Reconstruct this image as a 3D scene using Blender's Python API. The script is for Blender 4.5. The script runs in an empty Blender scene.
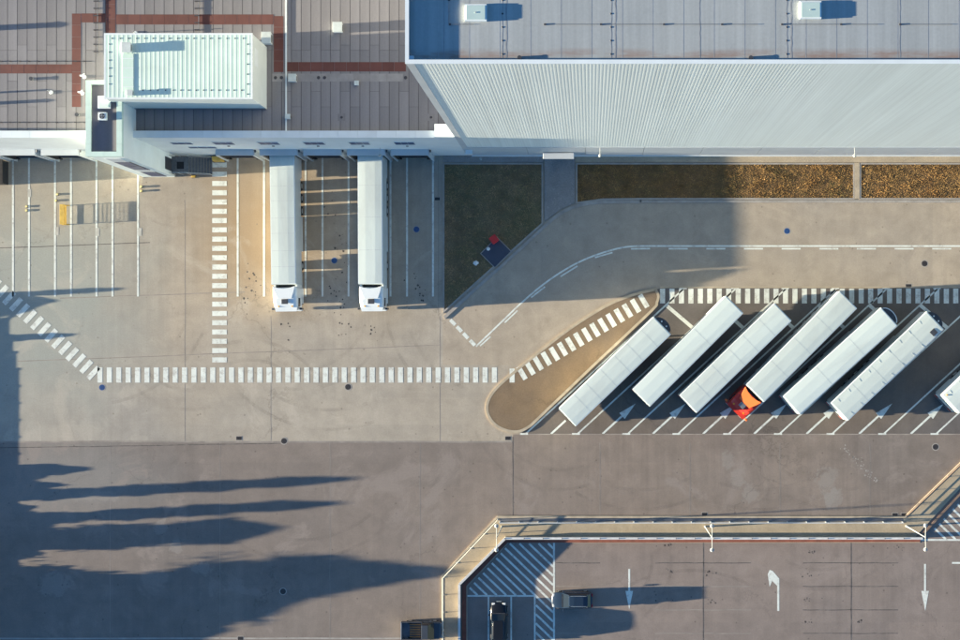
import bpy, bmesh, math, random
from mathutils import Vector, Matrix
random.seed(7)
R = math.radians
sc = bpy.context.scene
col = sc.collection

# ---------------------------------------------------------------- camera, sky, sun, exposure
CAM_H = 140.0            # drone height in metres
SCALE = 9.42             # photo pixels per metre on the ground (960 px wide photo)
NX, NY = 590.0, 340.0    # photo pixel straight below the drone
cd = bpy.data.cameras.new('camera'); cam = bpy.data.objects.new('camera', cd); col.objects.link(cam)
cam.location = (0, 0, CAM_H); cam.rotation_euler = (0, 0, 0)
cd.sensor_fit = 'HORIZONTAL'; cd.sensor_width = 36.0
cd.lens = 36.0 * SCALE * CAM_H / 960.0
cd.shift_x = (480 - NX) / 960.0; cd.shift_y = (NY - 320) / 960.0
cd.clip_start = 1.0; cd.clip_end = 6000.0
sc.camera = cam

SUN_EL, SUN_SKEW = 6.05, 3.1      # low sun in the west, a little south of west
world = bpy.data.worlds.new('World'); sc.world = world; world.use_nodes = True
wn = world.node_tree; bg = wn.nodes['Background']
sky = wn.nodes.new('ShaderNodeTexSky'); sky.sky_type = 'NISHITA'; sky.sun_disc = False
sky.sun_elevation = R(SUN_EL); sky.sun_rotation = R(270 - SUN_SKEW)
sky.air_density = 1.0; sky.dust_density = 0.3; sky.ozone_density = 4.2
wn.links.new(sky.outputs[0], bg.inputs[0]); bg.inputs[1].default_value = 0.07
sl = bpy.data.lights.new('sun', 'SUN'); sun = bpy.data.objects.new('sun', sl); col.objects.link(sun)
sl.energy = 5.0; sl.angle = R(0.42); sl.color = (1.0, 0.87, 0.645)
sdir = Vector((math.cos(R(SUN_EL)) * math.cos(R(SUN_SKEW)), math.cos(R(SUN_EL)) * math.sin(R(SUN_SKEW)), -math.sin(R(SUN_EL))))
sun.rotation_euler = sdir.to_track_quat('-Z', 'Y').to_euler()
vs = sc.view_settings
vs.view_transform = 'Standard'; vs.look = 'None'; vs.gamma = 1.0; vs.use_curve_mapping = False
vs.exposure = 2.35

# ---------------------------------------------------------------- helpers
def W(px, py, z=0.0):
    k = (CAM_H - z) / CAM_H / SCALE
    return ((px - NX) * k, (NY - py) * k)
def W3(px, py, z=0.0):
    x, y = W(px, py, z); return (x, y, z)
def m(px): return px / SCALE

class MB:
    def __init__(s): s.v = []; s.f = []
    def add(s, vs, fs):
        o = len(s.v); s.v += [tuple(p) for p in vs]; s.f += [tuple(i + o for i in f) for f in fs]; return s
    def box(s, x0, x1, y0, y1, z0, z1):
        return s.add([(x0,y0,z0),(x1,y0,z0),(x1,y1,z0),(x0,y1,z0),(x0,y0,z1),(x1,y0,z1),(x1,y1,z1),(x0,y1,z1)],
                     [(3,2,1,0),(4,5,6,7),(0,1,5,4),(1,2,6,5),(2,3,7,6),(3,0,4,7)])
    def prism(s, pts, z0, z1):
        if area(pts) < 0: pts = pts[::-1]
        n = len(pts)
        return s.add([(p[0],p[1],z0) for p in pts] + [(p[0],p[1],z1) for p in pts],
                     [tuple(range(n-1,-1,-1)), tuple(range(n,2*n))] + [(i,(i+1)%n,n+(i+1)%n,n+i) for i in range(n)])
    def sheet(s, pts, z):
        if area(pts) < 0: pts = pts[::-1]
        return s.add([(p[0],p[1],z) for p in pts], [tuple(range(len(pts)))])
    def xprism(s, pts, y0, y1):          # profile in (x,z), extruded along y
        if area(pts) < 0: pts = pts[::-1]
        n = len(pts)
        return s.add([(p[0],y0,p[1]) for p in pts] + [(p[0],y1,p[1]) for p in pts],
                     [tuple(range(n)), tuple(range(2*n-1,n-1,-1))] + [((i+1)%n,i,n+i,n+(i+1)%n) for i in range(n)])
    def yprism(s, pts, x0, x1):          # profile in (y,z), extruded along x
        if area(pts) < 0: pts = pts[::-1]
        n = len(pts)
        return s.add([(x0,p[0],p[1]) for p in pts] + [(x1,p[0],p[1]) for p in pts],
                     [tuple(range(n-1,-1,-1)), tuple(range(n,2*n))] + [(i,(i+1)%n,n+(i+1)%n,n+i) for i in range(n)])
    def cyl(s, p, q, r0, r1=None, n=12):
        r1 = r0 if r1 is None else r1
        p, q = Vector(p), Vector(q); d = (q - p).normalized()
        a = d.orthogonal().normalized(); b = d.cross(a)
        vs = []
        for c, r in ((p, r0), (q, r1)):
            for i in range(n):
                t = 2 * math.pi * i / n; vs.append(c + a * (r * math.cos(t)) + b * (r * math.sin(t)))
        return s.add(vs, [tuple(range(n-1,-1,-1)), tuple(range(n,2*n))] + [(i,(i+1)%n,n+(i+1)%n,n+i) for i in range(n)])
    def hull8(s, lo, hi):                # 4 bottom corners, 4 top corners
        return s.add(list(lo) + list(hi), [(3,2,1,0),(4,5,6,7),(0,1,5,4),(1,2,6,5),(2,3,7,6),(3,0,4,7)])
    def loft(s, rings):                  # closed rings of equal length
        n = len(rings[0]); vs = [p for r in rings for p in r]; fs = []
        for k in range(len(rings) - 1):
            for i in range(n): fs.append((k*n+i, k*n+(i+1)%n, (k+1)*n+(i+1)%n, (k+1)*n+i))
        fs.append(tuple(range(n-1,-1,-1))); fs.append(tuple(range((len(rings)-1)*n, len(rings)*n)))
        return s.add(vs, fs)
    def build(s, name, mat, parent=None, bevel=0.0, smooth=False, seg=2):
        me = bpy.data.meshes.new(name); me.from_pydata(s.v, [], s.f); me.update()
        o = bpy.data.objects.new(name, me); col.objects.link(o)
        if mat: me.materials.append(mat)
        if parent: o.parent = parent
        if bevel:
            b = o.modifiers.new('bevel', 'BEVEL'); b.width = bevel; b.segments = seg; b.limit_method = 'ANGLE'; b.angle_limit = R(40)
        if smooth:
            for p in me.polygons: p.use_smooth = True
        return o
def area(p): return 0.5 * sum(p[i][0]*p[(i+1)%len(p)][1] - p[(i+1)%len(p)][0]*p[i][1] for i in range(len(p)))
def tag(o, label, cat, group=None):
    o['label'] = label; o['category'] = cat
    if group: o['group'] = group
    return o
def struct(o): o['kind'] = 'structure'; return o
def stuff(o): o['kind'] = 'stuff'; return o
def empty(name, loc, rz=0.0, parent=None):
    o = bpy.data.objects.new(name, None); col.objects.link(o); o.location = loc; o.rotation_euler = (0, 0, rz)
    o.empty_display_size = 0.3
    if parent: o.parent = parent
    return o
def copy_tree(o, parent=None):
    c = o.copy(); col.objects.link(c); c.parent = parent
    for ch in list(o.children): copy_tree(ch, c)
    return c
def strip_pts(pts, w):                   # polyline -> left and right offset points
    L, Rr = [], []
    for i, p in enumerate(pts):
        a = Vector(pts[max(i-1,0)]); b = Vector(pts[min(i+1,len(pts)-1)]); d = (b - a).normalized(); nrm = Vector((-d.y, d.x))
        if 0 < i < len(pts) - 1:
            d1 = (Vector(p) - a).normalized(); c = max(0.5, d1.dot(d))
        else: c = 1.0
        L.append(Vector(p) + nrm * (w / 2 / c)); Rr.append(Vector(p) - nrm * (w / 2 / c))
    return L, Rr
def strip(mb, pts, w, z):
    L, Rr = strip_pts(pts, w); n = len(pts)
    return mb.add([(p.x,p.y,z) for p in Rr] + [(p.x,p.y,z) for p in L], [(i,i+1,n+i+1,n+i) for i in range(n-1)])
def wallstrip(mb, pts, w, z0, z1):       # polyline wall or kerb with thickness w
    L, Rr = strip_pts(pts, w)
    for i in range(len(pts) - 1):
        mb.prism([tuple(Rr[i]), tuple(Rr[i+1]), tuple(L[i+1]), tuple(L[i])], z0, z1)
    return mb

# ---------------------------------------------------------------- materials
MATS = {}
def nodes_of(name):
    mt = bpy.data.materials.new(name); mt.use_nodes = True; nt = mt.node_tree
    return mt, nt, nt.nodes['Principled BSDF']
def nd(nt, t, **kw):
    n = nt.nodes.new(t)
    for k, v in kw.items():
        if k == 'i':
            for a, b in v.items(): n.inputs[a].default_value = b
        else: setattr(n, k, v)
    return n
def coords(nt, scale=(1,1,1), rot=0.0, rnd=False):
    tc = nd(nt, 'ShaderNodeTexCoord'); mp = nd(nt, 'ShaderNodeMapping')
    mp.inputs['Scale'].default_value = scale; mp.inputs['Rotation'].default_value = (0, 0, rot)
    nt.links.new(tc.outputs['Object'], mp.inputs['Vector'])
    if rnd:
        oi = nd(nt, 'ShaderNodeObjectInfo'); ml = nd(nt, 'ShaderNodeMath', operation='MULTIPLY', i={1: 57.0})
        nt.links.new(oi.outputs['Random'], ml.inputs[0]); cb = nd(nt, 'ShaderNodeCombineXYZ')
        nt.links.new(ml.outputs[0], cb.inputs[0]); nt.links.new(ml.outputs[0], cb.inputs[1]); nt.links.new(cb.outputs[0], mp.inputs['Location'])
    return mp.outputs[0]
def noise(nt, vec, scale, detail=4, rough=0.55, dist=0.0):
    n = nd(nt, 'ShaderNodeTexNoise', i={'Scale': scale, 'Detail': detail, 'Roughness': rough, 'Distortion': dist})
    nt.links.new(vec, n.inputs['Vector']); return n.outputs['Fac']
def ramp(nt, fac, a, b, lo=0.0, hi=1.0):
    n = nd(nt, 'ShaderNodeMapRange', i={'From Min': a, 'From Max': b, 'To Min': lo, 'To Max': hi}); n.clamp = True
    nt.links.new(fac, n.inputs['Value']); return n.outputs['Result']
def mixc(nt, fac, a, b, mode='MIX'):
    n = nd(nt, 'ShaderNodeMix', data_type='RGBA', blend_type=mode)
    for sock, val in ((n.inputs['Factor'], fac), (n.inputs['A'], a), (n.inputs['B'], b)):
        if hasattr(val, 'is_linked') or hasattr(val, 'links'): nt.links.new(val, sock)
        elif isinstance(val, (int, float)): sock.default_value = val
        else: sock.default_value = (*val, 1.0)
    return n.outputs['Result']
def scalec(nt, c, f):                     # colour * scalar socket
    n = nd(nt, 'ShaderNodeVectorMath', operation='SCALE')
    if hasattr(c, 'links'): nt.links.new(c, n.inputs[0])
    else: n.inputs[0].default_value = c
    nt.links.new(f, n.inputs['Scale']); return n.outputs[0]
def bump(nt, b, h, strength, dist=0.02):
    n = nd(nt, 'ShaderNodeBump', i={'Strength': strength, 'Distance': dist}); nt.links.new(h, n.inputs['Height']); nt.links.new(n.outputs[0], b.inputs['Normal'])
def simple(name, c, rough=0.6, var=0.12, scale=1.5, metal=0.0, dirt=None, dirt_amt=0.35, stretch=(1,1,1), rnd=0.0, spec=0.5, bmp=0.0):
    """painted or solid surface: base colour with soft mottling, optional dirt and per-object variation"""
    if name in MATS: return MATS[name]
    mt, nt, b = nodes_of(name)
    v = coords(nt, stretch, rnd=True)
    f = ramp(nt, noise(nt, v, scale, 5), 0.3, 0.7, 1 - var, 1 + var)
    c = scalec(nt, c, f)
    if dirt:
        d = ramp(nt, noise(nt, v, scale * 0.45, 7, 0.65, 0.4), 0.5, 0.72, 0, dirt_amt)
        c = mixc(nt, d, c, dirt)
    if rnd:
        oi = nd(nt, 'ShaderNodeObjectInfo'); c = scalec(nt, c, ramp(nt, oi.outputs['Random'], 0, 1, 1 - rnd, 1 + rnd))
    nt.links.new(c, b.inputs['Base Color'])
    b.inputs['Roughness'].default_value = rough; b.inputs['Metallic'].default_value = metal; b.inputs['Specular IOR Level'].default_value = spec
    if bmp: bump(nt, b, noise(nt, v, scale * 12, 4), bmp)
    MATS[name] = mt; return mt
def paving(name, c, c2, warm, streak=0.10, streak_rot=0.0, crack=0.35, spots=0.5, fine=0.10, rough=0.9, big=0.05, patch=0.35, tint_wear=None, slab=None):
    """worn concrete or asphalt: blotches, drag streaks, stains, cracks, speckle"""
    mt, nt, b = nodes_of(name)
    v = coords(nt); vsx = coords(nt, (1.3, 0.06, 1), streak_rot); vsy = coords(nt, (0.05, 0.35, 1), streak_rot)
    k = mixc(nt, ramp(nt, noise(nt, v, big, 6, 0.6, 0.6), 0.35, 0.65), c, c2)
    k = mixc(nt, ramp(nt, noise(nt, v, big * 0.55, 3, 0.5), 0.42, 0.66, 0, 0.75), k, warm)
    if slab:                              # cast slabs differ a little from one another
        for sw_, sh_, am_ in slab:
            br = nd(nt, 'ShaderNodeTexBrick', offset=0.0, i={'Color1': (1-am_,1-am_,1-am_,1), 'Color2': (1+am_,1+am_*0.8,1+am_*0.5,1), 'Mortar Size': 0.0, 'Scale': 1.0, 'Brick Width': sw_, 'Row Height': sh_, 'Bias': 0.0})
            nt.links.new(v, br.inputs['Vector']); k = mixc(nt, 1.0, k, br.outputs['Color'], 'MULTIPLY')
    k = scalec(nt, k, ramp(nt, noise(nt, v, 0.55, 6, 0.62, 0.3), 0.25, 0.75, 0.86, 1.13))
    sg = ramp(nt, noise(nt, v, 0.045, 3, 0.5), 0.40, 0.62)
    sm = nd(nt, 'ShaderNodeMath', operation='MULTIPLY'); nt.links.new(sg, sm.inputs[0])
    nt.links.new(ramp(nt, noise(nt, vsx, 1.0, 6, 0.65, 0.35), 0.3, 0.7, -streak, streak), sm.inputs[1])
    sa_ = nd(nt, 'ShaderNodeMath', operation='ADD', i={1: 1.0}); nt.links.new(sm.outputs[0], sa_.inputs[0])
    k = scalec(nt, k, sa_.outputs[0])
    k = scalec(nt, k, ramp(nt, noise(nt, vsy, 0.9, 5, 0.6, 0.5), 0.3, 0.7, 1 - streak * 0.45, 1 + streak * 0.45))
    if tint_wear:                              # soft-edged patches, painted light tints and pale wear alike: (x, y, rx, ry, colour, amount)
        for dx_, dy_, rx_, ry_, dc_, da_ in tint_wear:
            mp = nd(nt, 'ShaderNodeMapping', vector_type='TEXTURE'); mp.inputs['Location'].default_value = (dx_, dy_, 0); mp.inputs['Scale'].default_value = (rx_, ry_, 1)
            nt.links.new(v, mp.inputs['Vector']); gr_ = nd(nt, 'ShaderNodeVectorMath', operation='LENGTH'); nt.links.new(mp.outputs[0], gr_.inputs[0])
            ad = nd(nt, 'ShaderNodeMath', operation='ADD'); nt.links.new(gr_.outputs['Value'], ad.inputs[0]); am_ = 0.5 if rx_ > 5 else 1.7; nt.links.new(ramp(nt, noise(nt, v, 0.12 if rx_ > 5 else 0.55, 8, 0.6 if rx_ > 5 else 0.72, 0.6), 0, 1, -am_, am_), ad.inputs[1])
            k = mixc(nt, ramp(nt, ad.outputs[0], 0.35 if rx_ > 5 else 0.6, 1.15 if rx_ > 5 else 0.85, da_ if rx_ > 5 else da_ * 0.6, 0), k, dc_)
    # worn pale patches and dark oily stains, each with an outline of its own
    pt = ramp(nt, noise(nt, v, 0.16, 8, 0.68, 0.8), 0.555, 0.63, 0, patch)
    k = mixc(nt, pt, k, tuple(min(1, x * 1.3) for x in c))
    st = ramp(nt, noise(nt, v, 0.23, 8, 0.66, 1.2), 0.63, 0.74, 0, 0.32)
    k = mixc(nt, st, k, tuple(x * 0.55 for x in c))
    sp = nd(nt, 'ShaderNodeTexVoronoi', i={'Scale': 0.75, 'Randomness': 1.0}); nt.links.new(v, sp.inputs['Vector'])
    k = mixc(nt, ramp(nt, sp.outputs['Distance'], 0.05, 0.09, spots, 0), k, tuple(x * 0.4 for x in c))
    # hairline cracks
    wv = nd(nt, 'ShaderNodeVectorMath', operation='ADD')
    nz = nd(nt, 'ShaderNodeTexNoise', i={'Scale': 0.35, 'Detail': 6, 'Roughness': 0.7}); nt.links.new(v, nz.inputs['Vector'])
    sv = nd(nt, 'ShaderNodeVectorMath', operation='SCALE', i={'Scale': 3.5}); nt.links.new(nz.outputs['Color'], sv.inputs[0])
    nt.links.new(v, wv.inputs[0]); nt.links.new(sv.outputs[0], wv.inputs[1])
    vo = nd(nt, 'ShaderNodeTexVoronoi', feature='DISTANCE_TO_EDGE', i={'Scale': 0.085}); nt.links.new(wv.outputs[0], vo.inputs['Vector'])
    gate = ramp(nt, noise(nt, v, 0.07, 2), 0.5, 0.62)
    cr = nd(nt, 'ShaderNodeMath', operation='MULTIPLY'); nt.links.new(ramp(nt, vo.outputs['Distance'], 0.002, 0.007, crack, 0), cr.inputs[0]); nt.links.new(gate, cr.inputs[1])
    k = mixc(nt, cr.outputs[0], k, tuple(x * 0.35 for x in c))
    k = scalec(nt, k, ramp(nt, noise(nt, v, 7.0, 4, 0.7), 0.25, 0.75, 1 - fine, 1 + fine))
    nt.links.new(k, b.inputs['Base Color']); b.inputs['Roughness'].default_value = rough; b.inputs['Specular IOR Level'].default_value = 0.3
    MATS[name] = mt; return mt

CONC  = paving('yard_concrete', (0.405,0.36,0.295), (0.365,0.335,0.29), (0.42,0.345,0.255), slab=[(4.5,9.0,0.035),(11.3,6.1,0.03)], tint_wear=[(W(262,235)[0], W(0,235)[1], 8.0, 9.5, (0.315,0.215,0.12), 0.75), (W(30,300)[0], W(0,300)[1], 14.0, 14.0, (0.34,0.36,0.32), 0.8)])  # warm sunlight by the docks and a green cast at left painted as tints
CONC2 = paving('lower_concrete', (0.232,0.197,0.172), (0.207,0.182,0.164), (0.256,0.207,0.170), streak=0.10, patch=0.55, slab=[(4.6,7.8,0.04),(9.7,13.0,0.03)], tint_wear=[(W(60,480)[0], W(0,480)[1], 12.0, 6.0, (0.25,0.245,0.23), 0.6)] + [(*W(a_, b_), rx_, ry_, (0.31,0.285,0.255), 0.75) for a_, b_, rx_, ry_ in ((828,482,1.7,2.2),(834,497,1.2,1.6),(727,461,1.0,1.2),(738,478,1.1,1.5),(751,495,1.0,1.3),(55,585,2.2,1.6),(200,568,1.3,0.9),(160,528,0.9,1.0),(176,546,0.9,1.0),(95,496,3.4,0.7))])
ROADM = paving('road_concrete', (0.405,0.345,0.27), (0.365,0.32,0.265), (0.435,0.35,0.25), streak=0.08, patch=0.3, slab=[(5.2,4.8,0.035)])
ASPH  = paving('bay_asphalt', (0.155,0.138,0.127), (0.138,0.128,0.122), (0.19,0.152,0.118), streak=0.06, spots=0.25, big=0.09)
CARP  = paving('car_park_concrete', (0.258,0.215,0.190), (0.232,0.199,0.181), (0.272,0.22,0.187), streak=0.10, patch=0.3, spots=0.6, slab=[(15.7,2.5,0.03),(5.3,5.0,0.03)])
HATCH = paving('hatched_asphalt', (0.14,0.135,0.135), (0.12,0.12,0.125), (0.16,0.15,0.14), streak=0.05, spots=0.2)
ISLM  = paving('island_paving', (0.215,0.155,0.10), (0.18,0.145,0.115), (0.28,0.185,0.095), streak=0.03, spots=0.3, fine=0.16, big=0.12)
WALKM = paving('walkway_paving', (0.42,0.35,0.25), (0.37,0.32,0.25), (0.46,0.37,0.24), streak=0.03, spots=0.15, fine=0.12)
PATHM = paving('garden_path_paving', (0.30,0.28,0.26), (0.26,0.25,0.24), (0.32,0.29,0.25), streak=0.02, spots=0.2, fine=0.2)
SOILG = paving('lawn_soil', (0.16,0.125,0.075), (0.10,0.11,0.055), (0.19,0.13,0.08), streak=0.0, crack=0, spots=0.3, fine=0.3, big=0.25)
SOIL  = paving('dry_soil', (0.15,0.09,0.045), (0.10,0.07,0.035), (0.18,0.10,0.045), streak=0.0, crack=0, spots=0.3, fine=0.3, big=0.25)
FIELD = paving('far_ground', (0.16,0.15,0.11), (0.13,0.13,0.09), (0.18,0.15,0.10), streak=0.0)

def worn_paint(name, c, wear=0.45):
    mt, nt, b = nodes_of(name); v = coords(nt, rnd=True)
    w = ramp(nt, noise(nt, v, 1.4, 9, 0.78), 0.50, 0.66, 0, wear)
    k = mixc(nt, w, c, (0.34,0.30,0.26)); k = scalec(nt, k, ramp(nt, noise(nt, v, 0.8, 4), 0.3, 0.7, 0.9, 1.08))
    nt.links.new(k, b.inputs['Base Color']); b.inputs['Roughness'].default_value = 0.7; MATS[name] = mt; return mt
PAINT = worn_paint('road_paint', (0.72,0.755,0.69), 0.75)
KERB = simple('kerb_stone', (0.44,0.37,0.27), 0.85, 0.15, 1.2, dirt=(0.2,0.17,0.14))
KERBG = simple('kerb_grey', (0.36,0.335,0.30), 0.85, 0.15, 1.2, dirt=(0.2,0.18,0.15))
REDK = simple('red_kerb', (0.26,0.085,0.055), 0.8, 0.2, 1.5, dirt=(0.15,0.09,0.07))
TAR = simple('tar_joint', (0.10,0.09,0.085), 0.8, 0.3, 2.0, dirt=(0.24,0.21,0.18), dirt_amt=0.8)
FAINT = simple('faint_joint', (0.27,0.24,0.21), 0.85, 0.2, 1.0, dirt=(0.36,0.32,0.27), dirt_amt=0.9)
OIL = simple('oil_stain', (0.07,0.06,0.052), 0.6, 0.3, 5.0, dirt=(0.2,0.17,0.14), dirt_amt=0.6)
IRON = simple('cast_iron', (0.045,0.04,0.04), 0.6, 0.3, 6.0)
BLUEI = simple('blue_cover', (0.025,0.085,0.24), 0.5, 0.25, 5.0, dirt=(0.1,0.1,0.12))
WHITEP = simple('white_coating', (0.74,0.80,0.80), 0.55, 0.05, 0.6, dirt=(0.5,0.5,0.46), dirt_amt=0.2)
WALLW = simple('white_wall_panel', (0.80,0.87,0.83), 0.6, 0.05, 0.5, dirt=(0.5,0.52,0.5), dirt_amt=0.18)
MINT = simple('pale_green_sheet', (0.60,0.76,0.665), 0.5, 0.06, 0.6, dirt=(0.45,0.52,0.48), dirt_amt=0.3)
def cladding():
    mt, nt, b = nodes_of('silver_cladding'); v = coords(nt, (1,1,0.15)); tc = nd(nt, 'ShaderNodeTexCoord'); sx = nd(nt, 'ShaderNodeSeparateXYZ'); nt.links.new(tc.outputs['Object'], sx.inputs[0])
    ml = nd(nt, 'ShaderNodeMath', operation='MULTIPLY', i={1: 2*math.pi/0.26}); nt.links.new(sx.outputs['X'], ml.inputs[0]); sn = nd(nt, 'ShaderNodeMath', operation='SINE'); nt.links.new(ml.outputs[0], sn.inputs[0])
    k = scalec(nt, (0.75,0.825,0.805), ramp(nt, sn.outputs[0], -1, 1, 0.975, 1.015))            # rib shading painted as faint stripes on the near-flat profile
    k = scalec(nt, k, ramp(nt, noise(nt, v, 0.35, 5), .3, .7, .96, 1.04)); k = scalec(nt, k, ramp(nt, noise(nt, coords(nt, (2.6,0.0,0.012)), 1.0, 3, .6), .32, .68, .93, 1.05)); k = mixc(nt, ramp(nt, noise(nt, coords(nt, (1.2,1,0.05)), 0.9, 6, .65), .55, .75, 0, .16), k, (0.5,0.52,0.48))
    nt.links.new(k, b.inputs['Base Color']); b.inputs['Roughness'].default_value = 0.55; return mt
CLAD = cladding()
CLAD_OLD = simple('plain_cladding', (0.76,0.83,0.82), 0.5, 0.05, 0.35, dirt=(0.4,0.45,0.45), dirt_amt=0.2, stretch=(1,1,0.15))
GREYP = simple('grey_panel', (0.50,0.545,0.57), 0.6, 0.06, 0.5)
DGREY = simple('dark_grey_metal', (0.07,0.075,0.085), 0.5, 0.25, 3.0, metal=0.3)
MGREY = simple('mid_grey_metal', (0.27,0.28,0.29), 0.45, 0.2, 3.0, metal=0.5)
GALV = simple('galvanised_steel', (0.55,0.58,0.58), 0.4, 0.15, 3.0, metal=0.6)
BLACK = simple('black_rubber', (0.018,0.018,0.02), 0.8, 0.3, 5.0)
TYRE = simple('tyre_rubber', (0.022,0.021,0.021), 0.9, 0.3, 6.0, dirt=(0.07,0.06,0.05))
YELL = simple('yellow_paint', (0.60,0.40,0.08), 0.5, 0.12, 3.0, dirt=(0.3,0.2,0.05))
LAMPW = simple('lamp_post_paint', (0.42,0.45,0.43), 0.45, 0.05, 2.0)
TRW = simple('trailer_white', (0.645,0.715,0.665), 0.42, 0.035, 0.5, dirt=(0.47,0.50,0.47), dirt_amt=0.6, stretch=(0.3,1,1), rnd=0.07)
TRSIDE = simple('trailer_side', (0.55,0.60,0.60), 0.45, 0.05, 0.8, dirt=(0.42,0.42,0.40), dirt_amt=0.35, rnd=0.04)
CABW = simple('cab_white', (0.78,0.82,0.81), 0.3, 0.03, 1.0)
CABR = simple('cab_red', (0.48,0.035,0.02), 0.3, 0.1, 1.0)
ORANGE = simple('orange_panel', (0.75,0.16,0.04), 0.35, 0.06, 1.0)
REDLAMP = simple('red_lens', (0.4,0.02,0.015), 0.3, 0.05, 1.0)
AMBER = simple('amber_lens', (0.8,0.4,0.02), 0.3, 0.05, 1.0)
HEADL = simple('head_lamp_lens', (0.75,0.76,0.72), 0.15, 0.05, 1.0)
def glass(name, c=(0.02,0.028,0.035)):
    mt, nt, b = nodes_of(name); b.inputs['Base Color'].default_value = (*c, 1); b.inputs['Roughness'].default_value = 0.06
    b.inputs['Specular IOR Level'].default_value = 0.6; MATS[name] = mt; return mt
GLASS = glass('window_glass'); GLASSB = glass('blue_window_glass', (0.035,0.065,0.16)); GLASSB.node_tree.nodes['Principled BSDF'].inputs['Specular IOR Level'].default_value = 0.12; GLASSB.node_tree.nodes['Principled BSDF'].inputs['Roughness'].default_value = 0.3
def membrane(name, c, c2, rust=None, rust_y=None, var=0.10):
    mt, nt, b = nodes_of(name); v = coords(nt); vs_ = coords(nt, (2.2, 0.06, 1))
    k = mixc(nt, ramp(nt, noise(nt, v, 0.12, 6, 0.6, 0.5), 0.35, 0.65), c, c2)
    k = scalec(nt, k, ramp(nt, noise(nt, vs_, 1.0, 5, 0.6), 0.3, 0.7, 0.90, 1.10))
    k = scalec(nt, k, ramp(nt, noise(nt, v, 5.0, 4, 0.7), 0.25, 0.75, 0.94, 1.06))
    k = mixc(nt, ramp(nt, noise(nt, v, 0.5, 7, 0.7, 1.0), 0.6, 0.75, 0, 0.3), k, tuple(x * 0.6 for x in c))
    if rust:
        tc = nd(nt, 'ShaderNodeTexCoord'); sx = nd(nt, 'ShaderNodeSeparateXYZ'); nt.links.new(tc.outputs['Object'], sx.inputs[0])
        dd = nd(nt, 'ShaderNodeMath', operation='SUBTRACT', i={1: rust_y}); nt.links.new(sx.outputs['Y'], dd.inputs[0])
        ab = nd(nt, 'ShaderNodeMath', operation='ABSOLUTE'); nt.links.new(dd.outputs[0], ab.inputs[0])
        band = ramp(nt, ab.outputs[0], 0.15, 0.55, 1, 0); g = nd(nt, 'ShaderNodeMath', operation='MULTIPLY')
        nt.links.new(band, g.inputs[0]); nt.links.new(ramp(nt, noise(nt, coords(nt, (0.3,1.5,1)), 0.8, 6, 0.65), 0.4, 0.65, 0, 0.7), g.inputs[1])
        k = mixc(nt, g.outputs[0], k, rust)
    oi = nd(nt, 'ShaderNodeObjectInfo'); k = scalec(nt, k, ramp(nt, oi.outputs['Random'], 0, 1, 1 - var, 1 + var))
    nt.links.new(k, b.inputs['Base Color']); b.inputs['Roughness'].default_value = 0.75; b.inputs['Specular IOR Level'].default_value = 0.25
    MATS[name] = mt; return mt
LOWROOF = membrane('low_roof_membrane', (0.245,0.235,0.238), (0.22,0.215,0.222), var=0.09)
BIGROOF = membrane('high_roof_membrane', (0.395,0.415,0.405), (0.36,0.385,0.385), (0.26,0.15,0.11), W(0, 55, 46.5)[1] - W(0, 155.5)[1], var=0.0)
TOWROOF = membrane('tower_roof_membrane', (0.20,0.18,0.19), (0.17,0.165,0.18), var=0.0)
def soft_patch_mat(name, c, lo, hi, amt, sc_):
    mt, nt, b = nodes_of(name); v = coords(nt); b.inputs['Roughness'].default_value = 0.9
    nt.links.new(scalec(nt, c, ramp(nt, noise(nt, v, 1.2, 5), .3, .7, .85, 1.12)), b.inputs['Base Color'])
    nt.links.new(ramp(nt, noise(nt, v, sc_, 8, 0.72), lo, hi, 0.0, amt), b.inputs['Alpha']); return mt
def tyre_mark_mat():
    mt, nt, b = nodes_of('tyre_mark'); v = coords(nt); b.inputs['Base Color'].default_value = (0.10,0.09,0.08,1); b.inputs['Roughness'].default_value = 0.85
    nt.links.new(ramp(nt, noise(nt, v, 0.35, 7, 0.7), 0.40, 0.75, 0.0, 0.17), b.inputs['Alpha']); return mt
TYREMARK = tyre_mark_mat()
REDROOF = simple('red_walkway_mat', (0.13,0.050,0.042), 0.85, 0.14, 0.6, dirt=(0.10,0.05,0.045), rnd=0.08)

# ---------------------------------------------------------------- ground, roads, pavements
def P(pts, z=0.0): return [W(a, b, z) for a, b in pts]
def smooth(pts, n=6):
    out = []
    for i in range(len(pts) - 1):
        p0, p1, p2, p3 = (Vector(pts[max(i-1,0)]), Vector(pts[i]), Vector(pts[i+1]), Vector(pts[min(i+2,len(pts)-1)]))
        for k in range(n):
            t = k / n
            q = 0.5 * ((2*p1) + (p2-p0)*t + (2*p0-5*p1+4*p2-p3)*t*t + (3*p1-p0-3*p2+p3)*t**3); out.append((q.x, q.y))
    out.append(tuple(pts[-1])); return out
def inset(pts, d):
    if area(pts) < 0: pts = pts[::-1]
    n = len(pts); out = []
    for i in range(n):
        a, p, b = Vector(pts[i-1]), Vector(pts[i]), Vector(pts[(i+1)%n])
        d1, d2 = (p - a).normalized(), (b - p).normalized(); n1, n2 = Vector((-d1.y, d1.x)), Vector((-d2.y, d2.x))
        nn = (n1 + n2).normalized(); c = max(0.4, nn.dot(n1)); q = p + nn * (d / c); out.append((q.x, q.y))
    return out
gsz = 2500
struct(MB().sheet([(-gsz,-gsz),(gsz,-gsz),(gsz,gsz),(-gsz,gsz)], -0.03).build('ground', FIELD))
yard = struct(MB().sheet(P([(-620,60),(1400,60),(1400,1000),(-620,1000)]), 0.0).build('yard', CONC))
lower = struct(MB().sheet(P([(-620,442),(513,442),(513,434.5),(1400,434.5),(1400,1000),(-620,1000)]), 0.004).build('lower_yard', CONC2))
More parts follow.
